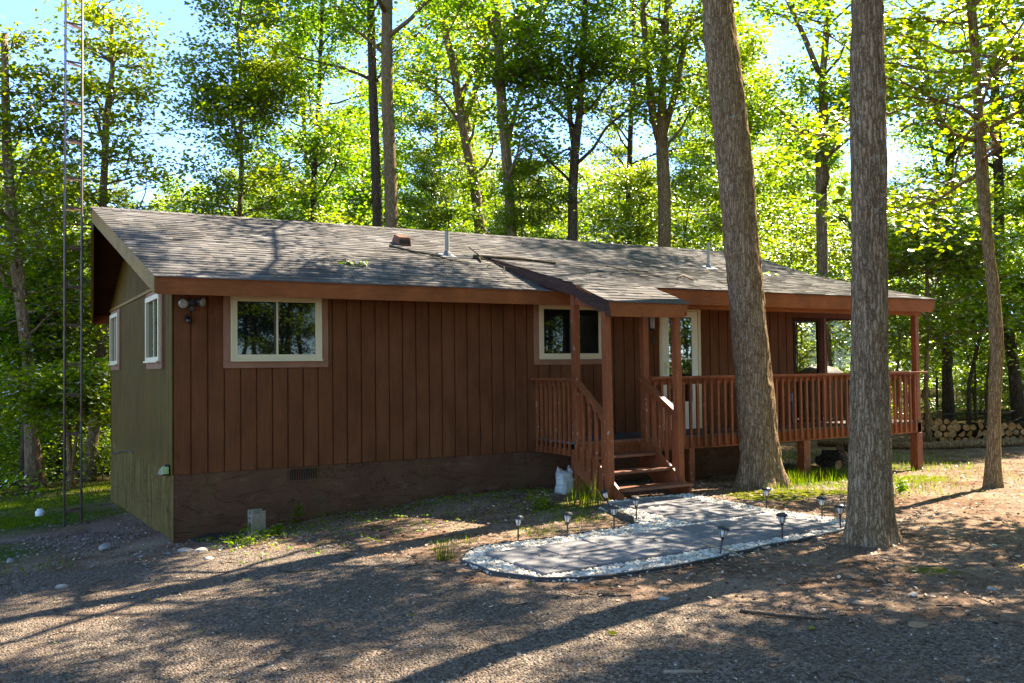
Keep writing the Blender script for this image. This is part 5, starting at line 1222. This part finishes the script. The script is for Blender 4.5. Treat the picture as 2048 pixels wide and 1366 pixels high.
o = pebbles('loose_stones',q,gz_arr(q)+.004,rng.uniform(.007,.024,len(q))**1.0,M['peb'],rng); tag(o,'scattered small grey stones by the house corner and the mast','stones',kind='stuff')
q = area(None,15000,rng,(-5,-9.6),(6,0),lambda q: indrive(q)*np.exp(-np.linalg.norm(q-np.array([0,-9]),axis=1)/6.0))
M['peb2'] = island_mat('driveway_chips',[(0,(.058,.047,.037)),(.5,(.13,.106,.084)),(.88,(.21,.17,.135)),(1,(.42,.37,.30))],.95)
o = pebbles('gravel',q,gz_arr(q)+rough(q)+.006,rng.uniform(.005,.012,len(q)),M['peb2'],rng); tag(o,'coarse grey brown gravel chips strewn over the drive','gravel',kind='stuff')
# leaf litter, chips and flakes
def flakes(name, q, size, mt, rng, zoff, tilt=.25, tmpl=OVAL):
    P = np.concatenate([q,(gz_arr(q)+rough(q)+zoff)[:,None]],1); me = leaves_mesh(name,P,size,rng,mt,tilt,tmpl,.1); o = bpy.data.objects.new(name,me); COL.objects.link(o); return o
M['litter'] = island_mat('dry_leaf_litter',[(0,(.06,.036,.024)),(.35,(.15,.095,.06)),(.7,(.23,.15,.10)),(.92,(.34,.245,.17)),(1,(.52,.44,.35))],.85)
q = area(None,15000,rng,(-3.5,-10.5),(20,4),lambda q: (~under_house(q))*(~inbed(q))*np.where(indrive(q),.035,1.0)*np.exp(-np.linalg.norm(q-np.array([4,-5]),axis=1)/9.0))
o = flakes('leaf_litter',q,rng.uniform(.018,.062,len(q)),M['litter'],rng,.014,.30); tag(o,'brown fallen leaves and bark flakes strewn over the earth','leaf litter',kind='stuff')
q = area(None,130,rng,(2.0,-5.6),(6.3,-2.2),lambda q: inbed(q)*1.0)
o = flakes('leaf_litter',q,rng.uniform(.02,.05,len(q)),M['litter'],rng,.05,.3); tag(o,'few curled brown leaves lying on the white chips and pavers','leaf litter',kind='stuff')
q = area(None,70,rng,(-4,-9.5),(9,-3),lambda q: (~inbed(q))*1.0)
o = flakes('fresh_fallen_leaves',q,rng.uniform(.03,.075,len(q)),M['leaf_light'],rng,.02,.3,OVAL); tag(o,'few fresh green leaves dropped on the drive and earth','leaf litter',kind='stuff')
tw = MB(); q = area(None,210,rng,(-4,-10),(13,1),lambda q: (~under_house(q))*(~inbed(q))*np.exp(-np.linalg.norm(q-np.array([3,-6]),axis=1)/7.0))
for x,y in q:
    a = rng.uniform(0,6.28); L_ = rng.uniform(.05,.22); z = gz(x,y)+.016; x1,y1 = x+math.cos(a)*L_,y+math.sin(a)*L_
    tw.tube([(x,y,z),((x+x1)/2+rng.normal(0,.01),(y+y1)/2+rng.normal(0,.01),z+.01),(x1,y1,gz(x1,y1)+.014)],[.005,.004,.002],4)
o = tw.build('twig_litter',M['bark_stick'],None); tag(o,'thin broken twigs strewn on the drive and earth','twigs',kind='stuff')

# ------------------------------------------------------------------ grass and weeds
def blades(name, q, h, mt, rng, zoff=-.01, wd=.006, lean=.35):
    n = len(q); a = rng.uniform(0,6.28,n); l = rng.normal(0,lean,n); dx_,dy_ = np.cos(a),np.sin(a); z = gz_arr(q)+zoff
    w_ = wd*(.7+.6*rng.uniform(0,1,n)); px_,py_ = -dy_*w_,dx_*w_
    base = np.stack([q[:,0],q[:,1],z],1); off = np.stack([dx_*l*h,dy_*l*h,h],1)
    m1 = base+off*np.array([.38,.38,.55]); tip = base+off
    P = np.stack([px_,py_,np.zeros(n)],1)
    V = np.stack([base-P,base+P,m1+P*.8,m1-P*.8,tip],1)
    F4 = np.array([[0,1,2,3]])+(np.arange(n)*5)[:,None]; F3 = np.array([[3,2,4]])+(np.arange(n)*5)[:,None]
    loops = np.concatenate([F4,F3],1).ravel(); starts = np.stack([np.arange(n)*7,np.arange(n)*7+4],1).ravel()
    me = fast_mesh(name,V.reshape(-1,3),loops,starts,mt,False); o = bpy.data.objects.new(name,me); COL.objects.link(o); return o
M['grass'] = leaf_mat('lawn_grass',[(.04,.072,.006),(.058,.094,.008),(.08,.112,.010),(.11,.115,.022)],.45,1.0)
M['tall_grass'] = leaf_mat('yellow_green_grass',[(.055,.09,.007),(.08,.112,.009),(.105,.12,.018)],.5,1.0)
G1 = [(-1.7,5.0,1.7,1),(-1.0,8,1.6,1),(-2.6,2.2,1.0,.8),(.8,10,2.0,.9),(-2.3,.2,.5,.6),(-1.6,-.3,.4,.5)]
q = area(None,26000,rng,(-5,-1),(4,13),lambda q: near(q,G1)*(~under_house(q))*(~((np.abs(q[:,0]+1.0) < .9)&(np.abs(q[:,1]-2.0) < 1.7))))
o = blades('lawn_grass',q,rng.uniform(.02,.06,len(q)),M['grass'],rng); tag(o,'short patchy lawn grass left of the house','grass',kind='stuff')
G2 = [(8.6,-1.8,.55,1),(9.3,-1.6,.5,.9),(10.3,-1.55,.6,1),(7.9,-2.5,.35,.7),(8.9,-3.4,.6,.6),(8.2,-3.6,.5,.5),(12.7,-.7,.6,.6),(13.2,-1.2,.7,.5),(10.6,-2.3,.7,.35),(9.9,-2.8,.7,.4),(14.5,.8,1.2,.35),(13,3.0,1.5,.3),(11.8,-3.0,.7,.2)]
q = area(None,5200,rng,(6.5,-4.8),(17,5),lambda q: near(q,G2)*(~inbed(q)))
hh = rng.uniform(.03,.14,len(q))*(1+.9*(near(q,[(8.6,-1.8,.5,1),(9.5,-1.5,.5,1),(10.3,-1.5,.5,1)]) > .5)); o = blades('wild_grass',q,hh,M['tall_grass'],rng,wd=.0035); tag(o,'bright wild grass around the leaning oak and the deck posts','grass',kind='stuff')
q = area(None,1500,rng,(2.0,-4.2),(5.2,-1.2),lambda q: near(q,[(4.3,-2.2,.35,1),(4.0,-2.9,.35,.7),(4.6,-3.1,.12,.6),(3.3,-3.3,.3,.4),(2.2,-3.2,.3,.3),(1.6,-3.4,.2,.6)])*(~inbed(q)))
o = blades('wild_grass',q,rng.uniform(.02,.07,len(q)),M['tall_grass'],rng,wd=.004); tag(o,'thin pale grass between the foundation and the white gravel','grass',kind='stuff')
def clump(name, px, n, h, spread, lab, cat, mt='tall_grass', lean=.28, wd=.0038):
    p = ground_line([px],0)[0]; r_ = np.random.RandomState(int(px[0])); q = np.array(p[:2])+r_.normal(0,spread,(n,2)); o = blades(name,q,r_.uniform(h*.35,h,n),M[mt],r_,wd=wd,lean=lean)
    V = np.empty(len(o.data.vertices)*3,np.float32); o.data.vertices.foreach_get('co',V); V = V.reshape(-1,3)-np.array(p,np.float32); o.data.vertices.foreach_set('co',V.ravel()); o.location = p; return tag(o,lab,cat)
clump('grass_clump',(1168,1012),130,.46,.13,'tall tuft of bright stiff grass left of the porch steps','grass clump')
clump('grass_clump',(890,1118),50,.22,.05,'small green grass tuft at the left tip of the walkway','grass clump')
clump('grass_clump',(1525,962),60,.36,.10,'tall seeding grass growing against the foot of the leaning oak','grass clump')
clump('grass_clump',(1605,945),60,.33,.12,'wild grass tuft around the foot of the thick deck post','grass clump')
clump('grass_clump',(1735,1003),60,.2,.15,'low grass tuft just behind the upright oak','grass clump','grass')
def weed(px, h, n, lab, seed, lm='leaf', size=(.04,.08), spread=.05, name='weed_plant'):
    p = ground_line([px],0)[0]; r_ = np.random.RandomState(seed); R = empty(name,p); tag(R,lab,'plant'); st_ = MB(); L_ = []
    for k in range(n):
        d = r_.normal(0,spread,2); e_ = np.array([p[0]+d[0]*2,p[1]+d[1]*2,p[2]+h*r_.uniform(.55,1)]); m_ = (np.array(p)+e_)/2+np.array([*r_.normal(0,.01,2),0]); st_.tube([(p[0]+d[0]*.3,p[1]+d[1]*.3,p[2]-.03),m_,e_],[.004,.003,.002],5)
        for s in np.linspace(.25,1,6): L_.append(np.array(p)*(1-s)+e_*s+r_.normal(0,.02,(3,3)))
    st_.build('stem',M['grass'],R); L_ = np.concatenate(L_); V = leaf_verts(L_,r_.uniform(size[0],size[1],len(L_)),r_,.5,OVAL)-np.array(p)
    o = bpy.data.objects.new('leaves',fast_mesh('leaves',V.reshape(-1,3),np.arange(len(L_)*8),np.arange(len(L_))*8,M[lm],False)); COL.objects.link(o); o.parent = R
weed((588,1050),.40,3,'tall leafy weed with two stems against the painted foundation',1,'leaf',(.04,.07),.035)
weed((553,1070),.14,5,'low bushy weed right of the concrete block',2,'leaf')
weed((485,1088),.12,9,'spreading green weed in front of the concrete block',3,'leaf',(.035,.07),.10)
weed((1085,1020),.20,6,'leafy green weed left of the tall grass tuft',4,'leaf_light',(.04,.08),.08)
weed((1800,985),.16,5,'small green weed on the sunny earth beyond the oak',5,'leaf_light')
q = area(None,900,rng,(.2,-2.8),(5.2,-.05),lambda q: (np.exp(-np.abs(q[:,1]+.5)/.55)*.9+.12)*(~inbed(q)))
cl = np.concatenate([q+rng.normal(0,.022,q.shape) for _ in range(4)])
o = flakes('ground_weeds',cl,rng.uniform(.012,.045,len(cl)),M['leaf'],rng,.035,.5,OVAL); tag(o,'tiny green seedlings and clover along the foundation','weeds',kind='stuff')
q = area(None,700,rng,(6,-9),(19,5),lambda q: (~under_house(q))*(~indrive(q))*(.25+near(q,[(14,1,3,1),(10,-2.5,2,.6)])))
cl = np.concatenate([q+rng.normal(0,.03,q.shape) for _ in range(3)])
o = flakes('ground_weeds',cl,rng.uniform(.015,.05,len(cl)),M['leaf_light'],rng,.035,.5,OVAL); tag(o,'scattered tiny green seedlings on the sunny earth at right','weeds',kind='stuff')
# forest floor plants that close the view under the woods
q = area(None,4200,rng,(-22,8.5),(52,60),lambda q: np.where(((q[:,0] > -1)&(q[:,0] < 14)&(q[:,1] < 12))|((q[:,0] > 17)&(q[:,1] < 12)&(rng.uniform(0,1,len(q)) < .8)),0,1.0)*np.exp(-np.linalg.norm(q-np.array([8,16]),axis=1)/30))
cl = np.concatenate([q+rng.normal(0,.22,q.shape) for _ in range(9)]); P_ = np.concatenate([cl,(gz_arr(cl)+rng.uniform(.03,.45,len(cl)))[:,None]],1)
o = bpy.data.objects.new('forest_undergrowth',leaves_mesh('forest_undergrowth',P_,rng.uniform(.07,.17,len(cl)),rng,M['leaf'],.5)); COL.objects.link(o); tag(o,'low green undergrowth covering the floor of the woods','undergrowth',kind='stuff')
# leafy debris on the roof
def leaf_debris(u,v,n,lab,sd_):
    r_ = np.random.RandomState(sd_); q = np.stack([u+r_.normal(0,.10,n),v+r_.normal(0,.06,n)],1); P = np.array([[a,b,onroof(a,b)+.03+abs(r_.normal(0,.02))] for a,b in q])
    o = bpy.data.objects.new('leafy_twig',leaves_mesh('leafy_twig',P-np.array([u,v,onroof(u,v)]),r_.uniform(.05,.10,n),r_,M['leaf_dark'],.4,OVAL)); COL.objects.link(o); o.location = (u,v,onroof(u,v)); tag(o,lab,'leaf clump')
leaf_debris(2.55,.42,40,'clump of green oak leaves lying on the left half of the roof',1)
leaf_debris(11.2,1.0,22,'small leafy twig on the roof right of the leaning oak',2)

# ------------------------------------------------------------------ firewood, logs, brush, stump
def sawn(t,b):
    v = coords(t,(1,1,1)); n = noise(t,v,9,4,.6); oi = N(t,'ShaderNodeObjectInfo')
    c = ramp(t,oi.outputs['Random'],[(0,(.40,.22,.085)),(.5,(.50,.30,.13)),(1,(.44,.29,.16))]).outputs[0]; c = mixc(t,c,(.6,.5,.4),ramp(t,n.outputs[0],[(.4,(1,1,1)),(.62,(0,0,0))]).outputs[0],'MULTIPLY'); t.links.new(c,b.inputs['Base Color'])
M['sawn'] = mat('sawn_log_end',(.45,.27,.12),.9,.2,0,sawn)
M['log_bark'] = bark_mat('firewood_bark',(.20,.155,.115),(.12,.09,.07),(.33,.31,.28))
def log_proto(r, L, seed, split=False):
    r_ = np.random.RandomState(seed); n = 14; b = MB(); ra = r*(1+r_.normal(0,.05,n)); ra2 = ra*(1+r_.normal(0,.03,n)); R_ = []
    for y,rad in ((0,ra*.97),(.015,ra),(L*.5,(ra+ra2)/2),(L-.01,ra2),(L,ra2*.97)):
        ring = []
        for k in range(n):
            a = 2*math.pi*k/n; x,z = rad[k]*math.cos(a),rad[k]*math.sin(a)
            if split and z < -.15*r: z = -.15*r
            ring.append((x,y,z))
        R_.append(ring)
    b.add([p for q_ in R_ for p in q_],[(i*n+k,i*n+(k+1)%n,(i+1)*n+(k+1)%n,(i+1)*n+k) for i in range(4) for k in range(n)][::1]); b.cm = 1
    b.add(R_[0],[tuple(range(n))]); b.add(R_[-1],[tuple(range(n))[::-1]])
    o = b.build('firewood_log',[M['log_bark'],M['sawn']],None); return o
LP = [log_proto(.10,.5,1),log_proto(.085,.5,2),(log_proto(.07,.48,3)),log_proto(.09,.46,4,True)]; used_l = set(); rl_ = random.Random(6)
pa,pb = np.array([18.05,2.75]),np.array([21.6,-.15]); dvec = (pb-pa)/np.linalg.norm(pb-pa); nvec = np.array([-dvec[1],dvec[0]])*(-1)   # logs point away from the camera
if nvec@np.array([1,1]) < 0: nvec = -nvec
ang = math.atan2(nvec[1],nvec[0])-math.pi/2
prof_h = lambda s: .86*max(.0,1-(s/1.6)**2)*.55+.42 if s < 2.2 else .40+.05*math.sin(s*3)
LABL = 'round firewood log with tan sawn end in the low stack beyond the porch'
s0 = 0.0; row = 0; z = 0
while row < 6:
    s = .09*(row%2)
    while s < 4.5:
        H_ = (.80-.30*s) if s < 1.35 else (.42 if s < 2.6 else .36)
        zc = .085+row*.150
        if zc > H_: s += .17; continue
        k = rl_.choice((0,0,1,1,2,3)) if row else rl_.choice((1,2,2,3)); p = LP[k]; o = p if p.name not in used_l else copy_tree(p); used_l.add(p.name)
        q_ = pa+dvec*s+nvec*rl_.uniform(-.08,.06); o.location = (q_[0],q_[1],gz(*q_)+zc+rl_.uniform(-.01,.015)); o.rotation_euler = (0,rl_.uniform(-3,3),ang+rl_.uniform(-.12,.12))
        tag(o,LABL,'log','logs in the low firewood stack'); s += (.205,.175,.15,.185)[k]
    row += 1
twig('fallen_tree_log',[(p[0],p[1],gz(p[0],p[1])+.09) for p in np.array([(16.1,4.2),(16.2,3.3),(16.25,2.6),(16.75,1.6),(17.9,1.2),(19.6,.2),(21.5,-1.0)])],.085,.11,M['bark'],'long fallen trunk lying on the ground in front of the firewood','log')
RK = empty('firewood_rack',(11.5,-.55,-.66),'low dark wooden rack of old firewood under the porch floor','rack'); b = MB()
zg = gz(11.6,-.6)
for x in (11.15,12.2): b.box(x-.03,x+.03,-.68,-.62,zg-.02,zg+.32); b.box(x-.03,x+.03,-.30,-.24,zg-.02,zg+.32)
for z in (.06,.17,.27): b.box(11.10,12.26,-.705,-.682,zg+z,zg+z+.055)
b.box(11.1,12.26,-.66,-.26,zg+.03,zg+.055); b.build('rack_frame',M['oldwood'],RK)
for k in range(9):
    o = copy_tree(LP[(k*2+1)%4]); o.location = (11.05+.125*k,-.72+rl_.uniform(-.05,.05),zg+.15+(.14 if k%2 else 0)+rl_.uniform(0,.03)); o.rotation_euler = (rl_.uniform(-.1,.1),rl_.uniform(0,3),rl_.uniform(-.25,.25)); tag(o,'old dark log lying in the rack under the porch floor','log','logs in the rack under the porch')
o = copy_tree(LP[3]); o.location = (11.0,-.95,zg+.12); o.rotation_euler = (1.1,.3,.5); tag(o,'split log leaning on the rack under the porch','log')
p = ground_line([(1968,822)],0)[0]; b = MB(); p = (26.5,8.0,gz(26.5,8.0)); b.lathe([(.34,-.2),(.27,.0),(.22,.15),(.20,.42),(.19,.44),(.02,.46)],16,p); o = b.build('tree_stump',M['bark_tan'],None,smooth=True,loc=p); tag(o,'sawn pale tree stump in the woods beyond the firewood','stump')
b = MB(); r_ = np.random.RandomState(5)
for k in range(46):
    c = np.array([24.0,3.8])+r_.normal(0,.8,2)*np.array([1.6,.8]); a = r_.uniform(0,3.14); L_ = r_.uniform(.8,2.6); z = gz(*c)+abs(r_.normal(0,.22)); d = np.array([math.cos(a),math.sin(a),r_.normal(0,.12)])*L_/2; c3 = np.array([*c,z+.08])
    b.tube([c3-d,c3+r_.normal(0,.05,3),c3+d],[.025,.018,.008],5)
o = b.build('brush_pile',M['bark_stick'],None,smooth=True); tag(o,'tangled heap of cut dead branches at the right edge of the yard','brush pile',kind='stuff')
